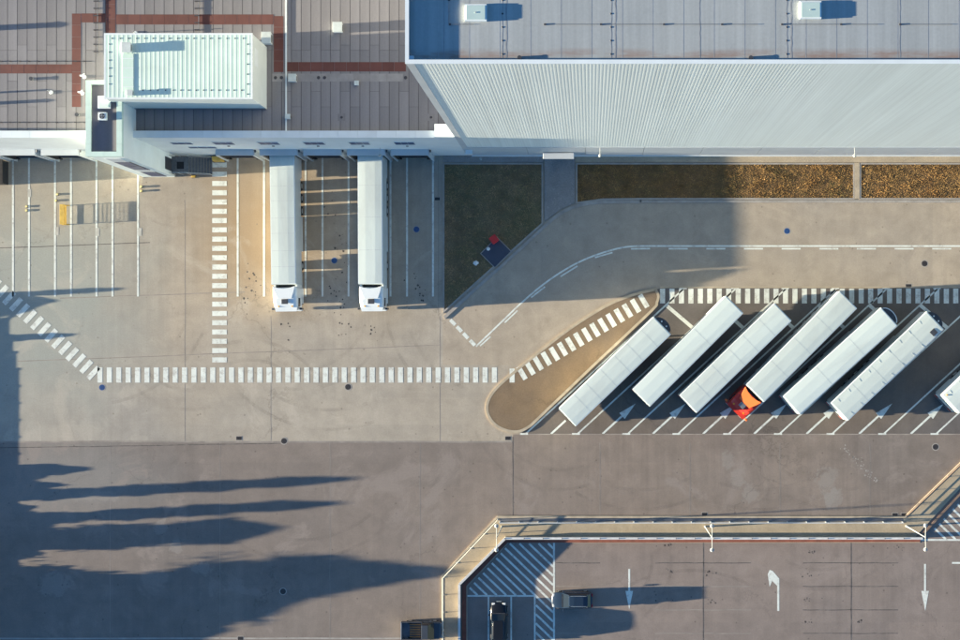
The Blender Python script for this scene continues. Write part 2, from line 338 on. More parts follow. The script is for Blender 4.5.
road_out = smooth([(443,316),(478,284.5),(512,254),(545,223.5),(560,211.5),(577,204),(600,200.5),(640,200)], 4)
isl_px = smooth([(656,288),(649,289.5),(630,294.5),(605,305),(570,327),(537.5,352),(512.5,372),(495,388),(486.5,402),(487,415),(495,426),(507.5,432),(520,432.5),(531,427)], 4) \
       + smooth([(600,361),(652,312),(658,303),(659.5,295),(656,288)], 4)[:-1]
isl_left = [p for p in isl_px if p[1] < 372 and p[0] < 650][:24]
road = struct(MB().sheet(P(road_out + [(1400,200),(1400,287.5),(657,287.5),(648,289.5),(630,294),(605,304.5),(570,326.5),(537.5,351.5),(520,365),(443,365)]), 0.004).build('ring_road', ROADM))
park = struct(MB().sheet(P([(521,434),(656,290),(660,288),(1400,288),(1400,434)]), 0.004).build('truck_park', ASPH))
isl = P(isl_px)
island = struct(MB().prism(inset(isl, 0.30), 0.0, 0.125).build('traffic_island', ISLM))
kb = MB(); ii = inset(isl, 0.28)
oo = isl if area(isl) > 0 else isl[::-1]
n = len(oo)
for i in range(n):
    j = (i + 1) % n
    kb.add([(*oo[i],0),(*oo[j],0),(*ii[j],0),(*ii[i],0),(*oo[i],.13),(*oo[j],.13),(*ii[j],.13),(*ii[i],.13)], [(4,5,6,7),(0,1,5,4),(2,3,7,6)])
kb.build('kerb', KERB, island)
# lawns, each a bed of dry soil edged with a thin kerb
lawns_px = [[(444.5,164.5),(541.5,164.5),(541.5,223),(509,252),(476,281.5),(444.5,310)],
            [(577.5,164.5),(853,164.5),(853,198),(640,198),(602,198.5),(577.5,202)],
            [(861,164.5),(1300,164.5),(1300,198),(861,198)]]
lawns = []
for lp in lawns_px:
    b = struct(MB().prism(P(lp), 0.0, 0.06).build('lawn', SOILG if lp[0][0] < 500 else SOIL)); lawns.append(P(lp))
    q = P(lp); qi = inset(q, -0.16); q = q if area(q) > 0 else q[::-1]; n = len(q); e = MB()
    for i in range(n):
        j = (i + 1) % n
        e.add([(*qi[i],0),(*qi[j],0),(*q[j],0),(*q[i],0),(*qi[i],.1),(*qi[j],.1),(*q[j],.1),(*q[i],.1)], [(4,5,6,7),(0,1,5,4),(2,3,7,6)])
    e.build('kerb', KERBG, b)
path = struct(MB().prism(P([(544.5,159),(575,159),(575,203),(560,209.5),(544.5,221.5)]), 0, 0.104).build('garden_path', PATHM))
bpave = struct(MB().prism(P([(443,156),(543.3,156),(543.3,162.3),(443,162.3)]), 0, 0.1).build('building_pavement', PATHM))
bpave2 = struct(MB().prism(P([(576,156),(1300,156),(1300,162.3),(576,162.3)]), 0, 0.1).build('building_pavement', WALKM))
ke = wallstrip(MB(), P([(857,163),(857,199)]), 0.5, 0, 0.11); struct(ke.build('garden_path', KERB))
wallstrip(MB(), P([(438.5,160),(438.5,312)]), 0.02, 0, 0.004).build('joint', TAR, yard)
wallstrip(MB(), [(p[0], p[1]) for p in P([(a+1.2, b+1.6) for a, b in road_out])], 0.34, 0.0, 0.085).build('kerb', KERBG, road)
wallstrip(MB(), P([(640,201.4),(1300,201.4)]), 0.28, 0.0, 0.085).build('kerb', KERBG, road)
wallstrip(MB(), P([(660,287.3),(1300,287.3)]), 0.16, 0.0, 0.012).build('edge_strip', KERB, road)
# walkway round the car park
out_px = [(442,1000),(442,576),(497.5,517),(905,517),(1040,386)]
in_px = [(459.5,1000),(459.5,583),(505.5,537),(915,537),(1040,402)]
walk = struct(MB().prism(P(out_px + in_px[::-1]), 0, 0.10).build('walkway', WALKM))
wallstrip(MB(), P(out_px), 0.2, 0, 0.125).build('kerb', KERB, walk)
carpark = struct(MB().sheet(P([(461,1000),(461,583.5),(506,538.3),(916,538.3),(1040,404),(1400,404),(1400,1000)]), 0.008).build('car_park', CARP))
wallstrip(MB(), P([(464.3,1000),(464.3,585.5),(507.5,540),(920,540)]), 0.42, 0, 0.10).build('kerb', REDK, carpark)
wallstrip(MB(), P([(466.9,1000),(466.9,586.6),(508.6,542.3),(920,542.3)]), 0.10, 0, 0.03).build('kerb', KERB, carpark)
wallstrip(MB(), P([(918.5,538.8),(1040,407.5)]), 0.22, 0, 0.10).build('kerb', simple('brown_kerb', (0.22,0.15,0.11), .8, .2, 1.5), carpark)
wallstrip(MB(), P([(500,519.6),(903,519.6)]), 0.42, 0.1, 0.106).build('gutter', simple('slate_gutter', (0.15,0.155,0.165), 0.8, 0.2, 1.0), walk)

# painted markings -------------------------------------------------
def mark(parent, name, polys, z=0.008, mat=None):
    b = MB()
    for p in polys: b.sheet(P(p), z)
    return b.build(name, mat or PAINT, parent)
def line(parent, pts, wpx, z=0.008, name='painted_line', mat=None):
    return strip(MB(), P(pts), m(wpx), z).build(name, mat or PAINT, parent)
def crosswalk(label, stripes, z=0.008):
    c = Vector((0, 0)); n = 0
    for s in stripes:
        for q in s: c += Vector(W(*q)); n += 1
    c /= n; e = tag(empty('crosswalk', (c.x, c.y, 0)), label, 'crosswalk')
    for s in stripes:
        b = MB().sheet([(W(*q)[0] - c.x, W(*q)[1] - c.y) for q in s], z); b.build('stripe', PAINT, e)
    return e
def rect(cx, cy, w, h): return [(cx-w/2,cy-h/2),(cx+w/2,cy-h/2),(cx+w/2,cy+h/2),(cx-w/2,cy+h/2)]
def rrect(cx, cy, ux, uy, l, w):          # centre, unit axis, length along, width across
    return [(cx+ux*l/2*a - uy*w/2*b, cy+uy*l/2*a + ux*w/2*b) for a, b in ((-1,-1),(1,-1),(1,1),(-1,1))]
crosswalk('long white zebra crossing running across the yard below the docked trucks', [rect(100 + 9.392*i, 375, 5.1, 15.2) for i in range(43)])
crosswalk('white zebra crossing running down beside the yellow block and first truck bay', [rect(219.5, 164.8 + 9.29*i, 14.6, 5) for i in range(22)])
d = Vector((96, 96.5)) - Vector((0, 284)) if False else Vector((92-3, 375-293)).normalized()
crosswalk('diagonal white zebra crossing at the left edge of the yard', [rrect(-21 + 7.02*i*1.0 + 2, 273 + 6.72*i*0.93, d.x, d.y, 5.0, 15.4) for i in range(17)])
di = Vector((653-522, 294.5-372)).normalized()
crosswalk('white zebra crossing painted along the raised brown traffic island', [rrect(522 + di.x*9.42*i, 373 + di.y*9.42*i, di.x, di.y, 5.0, 14.5) for i in range(0, 16)] + [rect(512.2, 375.5, 5, 14)], 0.129)
crosswalk('white zebra crossing along the upper edge of the truck park', [rect(662.5 + 9.46*i, 296, 5.1, 14.8) for i in range(44)])
# dock bay lines
for x in (13, 29, 55, 71, 96.5, 112.5, 138): line(yard, [(x,157),(x,296.5)], 1.9)
for x in (237.7, 264, 305.6, 322.5, 348.6, 390.5, 407, 433): line(yard, [(x,157),(x,296.5)], 1.9)
for x, y in ((97.5,232),(140,232),(57,231),(29.5,193)): mark(yard, 'paint_patch', [rect(x, y, 3.5, 8)], 0.009, simple('faded_paint', (0.46,0.45,0.40), 0.8, 0.15, 2.0))
# road edge line with dashes
rl = smooth([(1300,246),(1000,246),(760,246),(700,246),(680,246),(660,246),(645,246),(632,246.3),(619,248.2),(600,253.6),(580,261.6),(560,272.8),(540,287),(520,304.2),(505,318.6),(490,333),(476,346.5)], 5)
line(road, rl, 1.7)
for i in range(-9, 14):
    x0 = 744 + 37.65*i
    if x0 > 660: line(road, [(x0,248.7),(x0+19,248.7)], 1.5)
for a, b in (((631,248.8),(650,248.6)),((595,257.5),(612.5,252.5)),((560.5,276.5),(577.5,266)),((531,297.5),(545,286.8)),((504.5,322.8),(517.5,310.6)),((480,346),(490.5,336.6))): line(road, [a,b], 1.5)
for t in (0.03, 0.27, 0.51, 0.76):
    line(road, [(449.5+27*t,319+28*t),(449.5+27*(t+.18),319+28*(t+.18))], 3.6, name='give_way_dash')
# truck park bays
TL = [525.5, 577.5, 627.7, 678, 728.7, 779.5, 832, 883.7, 936, 987, 1038]
line(park, [(524,434.3),(1300,434.3)], 0.9, 0.0085, 'faint_line', simple('faded_line', (0.34,0.30,0.26), 0.85, 0.2, 1.0, dirt=(0.22,0.18,0.15), dirt_amt=0.8))
sx_, sy_ = 159.5, -146.5
for i, x in enumerate(TL):
    line(park, [(x,434),(x+sx_,434+sy_)], 1.6)
    mark(park, 'bar_end', [rect(x-1.5, 434, 8, 1.7)], 0.0095); mark(park, 'bar_end', [rect(x+sx_-2, 288.2, 7.5, 1.7)], 0.0095)
    if i < len(TL) - 1:
        a = (x + 129*1.089, 305); bx = TL[i+1]; b = (bx + 106*1.089, 328)
        line(park, [a, b], 3.6, 0.0085, 'stop_bar')
UX, UY = sx_/216.6, sy_/216.6
for x in (551, 602.5, 652.7, 703, 754, 806.5, 859, 910.7, 962, 1013):
    e = tag(empty('bay_arrow', W3(x, 434)), 'white arrow pointing up into truck bay', 'road arrow')
    o = W(x, 434)
    L = 27 if x != 551 else 20
    pts = [rrect(x+UX*L/2, 434+UY*L/2, UX, UY, L, 2.0)]
    b = MB(); b.sheet([(W(*q)[0]-o[0], W(*q)[1]-o[1]) for q in pts[0]], 0.0085); b.build('shaft', PAINT, e)
    if x != 551:
        h = [(x+UX*26.5-UY*-4.0, 434+UY*26.5+UX*-4.0), (x+UX*45, 434+UY*45), (x+UX*26.5+UY*-4.0, 434+UY*26.5-UX*-4.0)]
        MB().sheet([(W(*q)[0]-o[0], W(*q)[1]-o[1]) for q in h], 0.0095).build('head', PAINT, e)
    LBL = {551:'plain white stroke between the island and the leftmost trailer rear', 602.5:'white bay arrow between the tails of the leftmost and second trailers', 652.7:'white bay arrow between the tails of the second and third trailers',
           703:'white bay arrow pointing at the red truck cab', 754:'white bay arrow just right of the red truck cab', 806.5:'white bay arrow ending under the tail of the trailer with the roof hatch',
           859:'white bay arrow just right of the trailer with the roof hatch', 910.7:'white bay arrow beside the white cab at the right edge', 962:'white bay arrow beyond the right edge of the picture', 1013:'second white bay arrow beyond the right edge'}
    e['label'] = LBL[x]; e['group'] = 'arrows in the truck bays'
# car park markings
def arrow(label, polys, at):
    o = W(*at); e = tag(empty('road_arrow', (o[0], o[1], 0)), label, 'road arrow', 'arrows in the car park')
    for nm, p in polys: MB().sheet([(W(*q)[0]-o[0], W(*q)[1]-o[1]) for q in p], 0.012 if nm == 'shaft' else 0.0125).build(nm, PAINT, e)
arrow('white arrow pointing down in the lane right of the blue-grey car', [('shaft', rect(629.2,581,1.9,24)), ('head', [(625.4,591),(633,591),(629.3,609.5)])], (629.2,590))
arrow('white arrow bending left in the middle of the car park', [('shaft', [(777.2,611),(779.3,611),(779.3,587),(777.2,585.5)]), ('head', [(779.3,587.5),(779.3,578.8),(772.6,571),(769.7,570),(767.7,574.5),(769.6,587),(772.2,581),(777.2,586)])], (777,590))
arrow('white arrow pointing down below the rightmost lamp post', [('shaft', rect(925,578,1.9,28)), ('head', [(921.3,591),(928.8,591),(925.2,611)])], (925,590))
line(carpark, [(952,563),(1000,563)], 1.8, 0.012)
for a, b in (((466.8,596),(535.5,596)),): line(carpark, [a,b], 1.7, 0.0125)
for x in (488.5, 511.2, 534.8): line(carpark, [(x,596.9),(x,720)], 1.6, 0.012)
line(carpark, [(554,541),(554,720)], 1.9, 0.0125)
def clip_line(p, dirv, inside, step=0.4, L=130):
    pts = []; 
    k = 0
    while k < L:
        q = (p[0]+dirv[0]*k, p[1]+dirv[1]*k)
        if inside(q): pts.append(q)
        k += step
    runs = []
    for q in pts:
        if runs and abs(q[0]-runs[-1][-1][0]) < step*1.5: runs[-1].append(q)
        else: runs.append([q])
    return [(r_[0], r_[-1]) for r_ in runs if len(r_) > 6]
def in_h(q):
    x, y = q
    if x < 468.5 or x > 553.4 or y < 543.5: return False
    if (x - 468.5) + (y - 589) * 0.93 < 0 and y < 589: return (x - 468.5) > (589 - y) * 0.89
    if y > 595.5 and x < 535.6: return False
    return y < 720
dv = Vector((1, 0.955)).normalized()
for i in range(-20, 34):
    s = clip_line((508 - 46*0 + 9.6*i - 50, 540), dv, in_h, L=260)
    for a, b in s: line(carpark, [a, b], 2.1, 0.012, 'hatch_stripe')
line(carpark, [(916,540),(1040,540)], 1.8, 0.0125)
def in_h2(q): return q[1] < 539.4 and (q[0]-923.5) > (540-q[1])*0.94 and q[0] < 1040 and q[1] > 440
for i in range(0, 26):
    s = clip_line((800 + 9.6*i, 400), dv, in_h2, L=300)
    for a, b in s: line(carpark, [a, b], 2.1, 0.012, 'hatch_stripe')
# joints in the concrete
def joint(par, pts, w, z, mat=TAR):
    q = []
    for i in range(len(pts) - 1):
        for k in range(12):
            t = k / 12; q.append((pts[i][0] + (pts[i+1][0]-pts[i][0])*t + random.uniform(-.25,.25), pts[i][1] + (pts[i+1][1]-pts[i][1])*t + random.uniform(-.25,.25)))
    q.append(pts[-1]); strip(MB(), P(q), m(w), z).build('joint', mat, par)
for x in (703.5, 851.3): joint(carpark, [(x,543),(x,700)], 1.0, 0.0105)
for y in (563, 586.5, 610, 633.5):
    joint(carpark, [(556,y),(600,y)], 0.8, 0.0105, TAR if y == 563 else FAINT); joint(carpark, [(655,y),(751,y)], 0.8, 0.0105, FAINT if y != 563 else TAR); joint(carpark, [(803,y),(898,y)], 0.8, 0.0105, TAR)
joint(lower, [(-100,441.8),(512,441.8)], 1.6, 0.0065, FAINT); joint(lower, [(513,437),(513,516)], 0.8, 0.0065, TAR); joint(lower, [(-100,638.5),(441,638.5)], 1.6, 0.0065, KERBG)
for a, b in (((0,248),(150,242.5)),((18,361.5),(440,345)),((60,298),(245,292)),((0,442+6),(280,443.5))): joint(yard if a[1] < 440 else lower, [a,b], 0.8, 0.003 if a[1] < 440 else 0.0065, FAINT if a[0] else TAR)
for x in (185, 271, 440): joint(yard, [(x,316 if x != 185 else 200),(x,441)], 0.5, 0.003, FAINT)
for x in (110, 220, 330, 420, 600, 690, 780, 870): joint(lower, [(x,443),(x,516 if x > 442 else 640)], 0.45, 0.0065, FAINT)
# oil drips under the parked cabs
def blob(px, py, r):
    n = 9; ph = random.random() * 6
    return [(px + r*(0.6+0.5*random.random())*math.cos(ph+2*math.pi*i/n), py + r*(0.6+0.6*random.random())*math.sin(ph+2*math.pi*i/n)) for i in range(n)]
for cx, cy, n in ((250,290,8),(252,277,7),(335,296,9),(345,270,6),(330,205,6),(341,240,8),(341,310,8),(418,293,8),(416,280,6),(342,322,6),(286,325,4),(372,330,5),(240,305,4)):
    for k in range(n):
        mark(yard, 'oil_stain', [blob(random.gauss(cx, 4.5), random.gauss(cy, 7), random.uniform(0.4, 1.3))], 0.0028, OIL)
for cx, cy in ((811,552),(810,575),(810,598),(810,622),(860,621),(666,545),(668,571),(668,600),(710,574),(712,602),(900,548)):
    for k in range(7):
        mark(carpark, 'oil_stain', [blob(random.gauss(cx, 4), random.gauss(cy, 1.4), random.uniform(0.35, 1.0))], 0.0105, OIL)
# loose pale scrapes on the lower yard
SCR = simple('pale_scrape', (0.33,0.305,0.275), 0.9, 0.2, 2.0)
for k in range(46):
    t = random.random(); mark(lower, 'scrape', [blob(843 + 32*t + random.gauss(0,2.5), 446 + 36*t + random.gauss(0,2), random.uniform(0.3,1.2))], 0.0062, SCR)

# tyre arcs left by turning lorries
def arc(par, z, cx, cy, r, a0, a1, gap=19.5):
    for rr in (r, r + gap):
        pts = [(cx + rr*math.cos(R(a0+(a1-a0)*k/26)), cy - rr*math.sin(R(a0+(a1-a0)*k/26))) for k in range(27)]
        strip(MB(), P(pts), 0.34, z).build('tyre_mark', TYREMARK, par)
for q in ((300,300,70,-100,-20),(190,330,60,-150,-75),(420,250,120,-95,-55),(90,280,105,-80,-25),(500,300,95,-170,-110),(330,300,110,-140,-70),(250,420,60,20,110)): arc(yard, 0.0022, *q)
for q in ((640,380,110,-120,-60),(760,370,120,-110,-55),(560,400,70,-160,-70),(300,430,110,-120,-50),(840,400,90,-130,-60)): arc(lower, 0.0048, *q)
for q in ((690,700,110,60,120),(820,500,70,-120,-50),(600,560,52,-60,20)): arc(carpark, 0.0092, *q)
# manhole covers and drains
def manhole(px, py, mat, label, r=2.9, z=0.0):
    o = W(px, py); e = tag(empty('manhole_cover', (o[0], o[1], z)), label, 'manhole cover', 'manhole covers')
    MB().cyl((0,0,-0.02),(0,0,0.002), m(r)+0.09, n=20).build('rim', KERBG, e)
    c = MB().cyl((0,0,-.02),(0,0,0.005), m(r), n=20).build('cover', mat, e)
    b = MB()
    for i in range(-2, 3): b.box(i*0.09-0.015, i*0.09+0.015, -m(r)*0.75*(1-abs(i)*.12), m(r)*0.75*(1-abs(i)*.12), 0.005, 0.009)
    b.build('ribs', mat, c)
for a in ((102,387.5,BLUEI,'blue round manhole cover below the left end of the long zebra crossing'),(348,387,IRON,'dark round manhole cover just below the long zebra crossing'),
          (284,441,IRON,'dark round manhole cover on the long yard joint'),(283,591.5,IRON,'round manhole cover in the tree shadow at bottom left'),(787,231,BLUEI,'blue round manhole cover on the upper road'),
          (924.5,263.5,IRON,'dark round manhole cover on the upper road at right'),(935.5,447,IRON,'dark round manhole cover below the bays at right'),(554.7,389.5,BLUEI,'blue manhole cover on the brown traffic island'),
          (416.5,229.3,BLUEI,'blue manhole cover in the empty shaded dock bay'),(334.3,260.5,BLUEI,'blue manhole cover between the two docked trucks')):
    manhole(*a, z=0.11 if a[0] == 554.7 else 0.004)
def drain(px, py, label, z=0.005, w=5.5, h=3.6):
    o = W(px, py); e = tag(empty('drain_grate', (o[0], o[1], z)), label, 'drain grate', 'drain grates')
    MB().box(-m(w)/2-.05, m(w)/2+.05, -m(h)/2-.05, m(h)/2+.05, -0.01, 0.003).build('frame', KERBG, e)
    MB().box(-m(w)/2, m(w)/2, -m(h)/2, m(h)/2, -.01, 0.006).build('tray', IRON, e)
    b = MB()
    for i in range(5): b.box(-m(w)/2+0.06+i*0.1, -m(w)/2+0.1+i*0.1, -m(h)/2+.03, m(h)/2-.03, 0.006, 0.010)
    b.build('bars', BLACK, e)
for a in ((239,438.3,'small square drain grate beside the yard joint at left'),(508,438.3,'square drain grate at the tip of the traffic island'),(240.5,638.5,'square drain grate at the bottom edge at left'),
          (908.5,286,'square drain grate above the zebra crossing at right'),(704.5,514.5,'square drain grate above the middle lamp post'),(895,515,'left one of the two drain grates near the walkway corner'),(904,515,'right one of the two drain grates near the walkway corner')): drain(*a)

# ---------------------------------------------------------------- buildings
ZB, ZL, ZP, ZT = 46.9, 12.0, 12.75, 16.0     # high bay top, low roof, low parapet, stair tower
YF = W(0, 155.5)[1]                           # facade plane
XC = W(467.5, 0)[0]                           # high bay corner
XE, YN = 75.0, 75.0
# --- high bay warehouse
hb = tag(empty('high_bay_warehouse', (XC, YF, 0)), 'tall silver corrugated warehouse filling the top right of the picture', 'warehouse')
def L3(o): return lambda x, y: (x - o[0], y - o[1])
hx = XE - XC; hy = YN - YF
MB().box(0.02, hx, 0.30, hy, 0, ZB - 0.45).build('core_wall', GREYP, hb)
prof = []; p = 0.26; x = 0.55
while x < hx - 0.3:
    prof += [(x, 0.0), (x + 0.10, 0.0), (x + 0.17, 0.0024), (x + p - 0.05, 0.0024)]; x += p
n = len(prof); z0, z1 = 6.2, ZB - 0.02
MB().add([(a, b, z0) for a, b in prof] + [(a, b, z1) for a, b in prof], [(i, i+1, n+i+1, n+i) for i in range(n-1)]).build('corrugated_cladding', CLAD, hb)
MB().box(-0.03, 0.55, -0.03, 0.5, 0, ZB - 0.02).build('corner_trim', GREYP, hb)
xw = 0.56
while xw < hx - 4:
    MB().box(xw, xw + 5.96, -0.05, 0.28, 0.55, 6.2).build('plinth_panel', GREYP, hb); xw += 6.0
MB().box(0.5, hx, -0.12, 0.28, 0.0, 0.55).build('base_ledge', WHITEP, hb)
MB().box(-0.05, hx, -0.08, 0.22, ZB - 0.06, ZB + 0.02).build('parapet_cap', WHITEP, hb)
MB().box(-0.05, 0.22, 0.22, hy, ZB - 0.06, ZB + 0.018).build('parapet_cap', WHITEP, hb)
MB().box(0.0, 0.2, 0.5, hy, 0, ZB - 0.06).build('west_wall', simple('slate_cladding', (0.24,0.25,0.26), .6, .1, .5), hb)
rf = MB().sheet([(0.2,0.2),(hx,0.2),(hx,hy),(0.2,hy)], ZB - 0.36).build('roof', BIGROOF, hb)
MB().box(0.2, hx, 0.2, 0.24, ZB - 0.6, ZB - 0.06).build('parapet_inner', GREYP, hb)
zr = ZB - 0.36
def onroof(px, py, z): x, y = W(px, py, z); return x - XC, y - YF
for xx in (444, 502.5, 506.5, 611.5, 615.5, 700, 787, 791.5, 900):                       # sheet laps and cables
    a = onroof(xx, 62, zr); q = [(a[0] + random.uniform(-.03,.03), a[1] + 0.3 + k*0.35) for k in range(18)]
    strip(MB(), q, 0.05 if xx not in (506.5,615.5,791.5) else 0.09, zr + 0.004).build('lap_joint', simple('roof_lap', (0.26,0.27,0.28), 0.7, 0.2, 2.0), rf)
xx = 408
while xx < 975:
    a = onroof(xx, 62, zr); strip(MB(), [(a[0], a[1] + 0.3), (a[0], a[1] + 8)], 0.03, zr + 0.003 + 0.001*random.random()).build('sheet_seam', simple('roof_seam', (0.37,0.38,0.39), 0.7, 0.2, 2.0), rf); xx += 30.6
DK = simple('dark_anchor', (0.05,0.05,0.06), 0.6, 0.2, 2)
for xx in (502.5, 611, 786.8):
    for yy in (-14, 0, 13.5, 27, 40.5, 54):
        a = onroof(xx, yy, zr); MB().cyl((a[0],a[1],zr),(a[0],a[1],zr+0.02),0.075,0.05,8).build('fixing', DK, rf)
for a_, b_ in (((450,24.3),(474,24.3)),((545,24.3),(598,24.3)),((601,24.3),(662,24.3)),((664,24.3),(718,24.3)),((722,24.3),(758,24.3)),((782,24.3),(838,24.3)),((841,24.3),(878,24.3)),((900,24.3),(952,24.3)),((449,0),(449,24))):
    a, b = onroof(*a_, zr), onroof(*b_, zr); MB().cyl((*a,zr+.03),(*b,zr+.03),0.022,n=6).build('lightning_cable', MGREY, rf)
    MB().box(a[0]-.07,a[0]+.07,a[1]-.06,a[1]+.06,zr,zr+.07).build('cable_block', DK, rf)
def entry(px0, px1, z, lab):   # small entrance canopy over a door
    a, b = W(px0, 0, z)[0] - XC, W(px1, 0, z)[0] - XC
    c = MB().box(a, b, -0.75, -0.14, z - 0.22, z).build('entrance_canopy', GREYP, hb, bevel=0.03)
    MB().box(a + .5, b - .5, -0.14, -0.07, 0.56, z - 0.4).build('door', DGREY, c)
entry(543, 574, 3.0, '')
a, b = W(459.5, 0, 4.4)[0] - XC, W(472.5, 0, 4.4)[0] - XC
MB().box(0.2, b, -0.5, -0.04, 4.25, 4.5).build('side_canopy', WHITEP, hb)

# --- dock warehouse (low)
XW = W(-620, 0)[0]
dw = tag(empty('dock_warehouse', (XC, YF, 0)), 'low white warehouse with grey strip roof and red walkway mats above the dock doors', 'warehouse')
wx = XW - XC
MB().box(wx, -0.03, 0.0, 0.4, 0, ZP - 0.1).build('wall', simple('dock_wall_panel', (0.74,0.79,0.79), .6, .05, .5, dirt=(.48,.5,.5), dirt_amt=.2), dw)
x = wx
xs = W(0, 0, ZP)[0] - XC
k = 0
while x < -0.3:                                             # coping stones of the parapet
    x2 = min(x + 1.86, -0.03)
    MB().box(x + 0.006, x2 - 0.006, -0.06, 0.62, ZP - 0.1, ZP + 0.004 * (k % 2)).build('coping', WHITEP, dw); x = x2; k += 1
MB().box(wx, -0.03, 0.4, 0.55, ZL - 0.2, ZP - 0.1).build('parapet_inner', WALLW, dw)
def onlow(px, py, z=ZL): x, y = W(px, py, z); return x - XC, y - YF
base = MB().box(wx, -0.04, 0.55, hy, ZL - 0.5, ZL - 0.03).build('roof', simple('roof_felt', (0.09,0.085,0.09), .9, .2, 1.0), dw)
# roof strips, butted side by side, each a piece of its own
STR = {}
def roof_strip(x0, y0, w, l, zt):
    key = (round(w, 2), round(l, 1))
    me = STR.get(key)
    if me is None:
        o = MB().box(0.025, w - 0.025, 0.012, l - 0.012, -0.03, 0).build('roof_strip', LOWROOF, base); STR[key] = o.data
    else:
        o = bpy.data.objects.new('roof_strip', me); col.objects.link(o); o.parent = base
    o.location = (x0, y0, zt)
x = onlow(-12, 0)[0]; k = 0
while x < -0.9:
    w = 0.95
    y = 0.56; cuts = [4.0, 4.5, 6.0] if k % 3 == 0 else ([2.5, 5.5, 6.5] if k % 3 == 1 else [5.0, 3.0, 6.5])
    for l in cuts: roof_strip(x, y, w, l, ZL - 0.003 + random.uniform(-0.003, 0.003)); y += l
    x += w; k += 1
def mat_strip(px0, py0, px1, py1, seg=1.2, horiz=True):      # red walkway made of separate mats
    a, b = onlow(px0, py1), onlow(px1, py0)
    if horiz:
        n = max(1, round((b[0]-a[0]) / seg))
        for i in range(n): MB().box(a[0] + (b[0]-a[0])*i/n + .012, a[0] + (b[0]-a[0])*(i+1)/n - .012, a[1], b[1], ZL + .002, ZL + 0.012).build('walkway_mat', REDROOF, dw)
    else:
        n = max(1, round((b[1]-a[1]) / seg))
        for i in range(n): MB().box(a[0], b[0], a[1] + (b[1]-a[1])*i/n + .012, a[1] + (b[1]-a[1])*(i+1)/n - .012, ZL + .002, ZL + 0.012).build('walkway_mat', REDROOF, dw)
mat_strip(-12, 64.3, 72, 73.3); mat_strip(72, 13.3, 80.8, 107, horiz=False); mat_strip(81.2, 13.3, 105.4, 22.3); mat_strip(115.8, 14.3, 273.5, 24.3); mat_strip(105.8, -10, 115.4, 33, horiz=False)
mat_strip(273.8, 15.8, 283.4, 72, horiz=False); mat_strip(286.8, 62, 406, 71.3)
a, b = onlow(286.2, 130), onlow(286.2, -10)
MB().box(a[0]-0.07, a[0]+0.07, 0.6, b[1], ZL, ZL+0.09).build('expansion_joint', WHITEP, dw)
a, b = onlow(272, 81.5), onlow(403, 73.5)
for i in range(8):
    xa = a[0] + (b[0]-a[0])*i/8; MB().box(xa+.01, xa+(b[0]-a[0])/8-.01, a[1], b[1], ZL+.002, ZL+.009).build('cover_plate', simple('cover_plate_grey', (0.27,0.26,0.255), 0.7, 0.15, 1.0, rnd=0.08), dw)
for px in (275.5, 281.5, 318.5, 324.5, 405.5):
    a = onlow(px, 77.5); MB().cyl((*a,ZL),(*a,ZL+.06),0.17,0.13,10).build('outlet', DK, dw)
for px in (341.5, 431):
    a = onlow(px, 117.2); MB().box(a[0]-.35,a[0]+.35,a[1]-.35,a[1]+.35,ZL+.002,ZL+.012).build('drain_plate', LOWROOF, dw); MB().cyl((*a,ZL),(*a,ZL+.07),0.13,0.1,10).build('outlet', DK, dw)
for row, x0, x1 in ((61.3, -8, 92), (122.3, -8, 86)):          # lightning cable on blocks
    a, b = onlow(x0, row), onlow(x1, row); MB().cyl((*a,ZL+.06),(*b,ZL+.06),0.02,n=6).build('lightning_cable', DGREY, dw)
    xx = x0
    while xx < x1: q = onlow(xx, row); MB().box(q[0]-.11,q[0]+.11,q[1]-.05,q[1]+.05,ZL,ZL+.08).build('cable_block', DK, dw); xx += 9.3
for cx in (98, 199):                                            # cable tray beside the plant room
    a, b = onlow(cx, 55 if cx < 100 else 33), onlow(cx, -10); MB().box(a[0]-.03,a[0]+.03,a[1],b[1],ZL+.05,ZL+.12).build('cable_tray', MGREY, dw)
    yy = -6
    while yy < 53 - (20 if cx > 100 else 0): q = onlow(cx - 1, yy); MB().box(q[0]-.3,q[0]+.14,q[1]-.05,q[1]+.05,ZL,ZL+.14).build('tray_foot', DK, dw); yy += 7.2
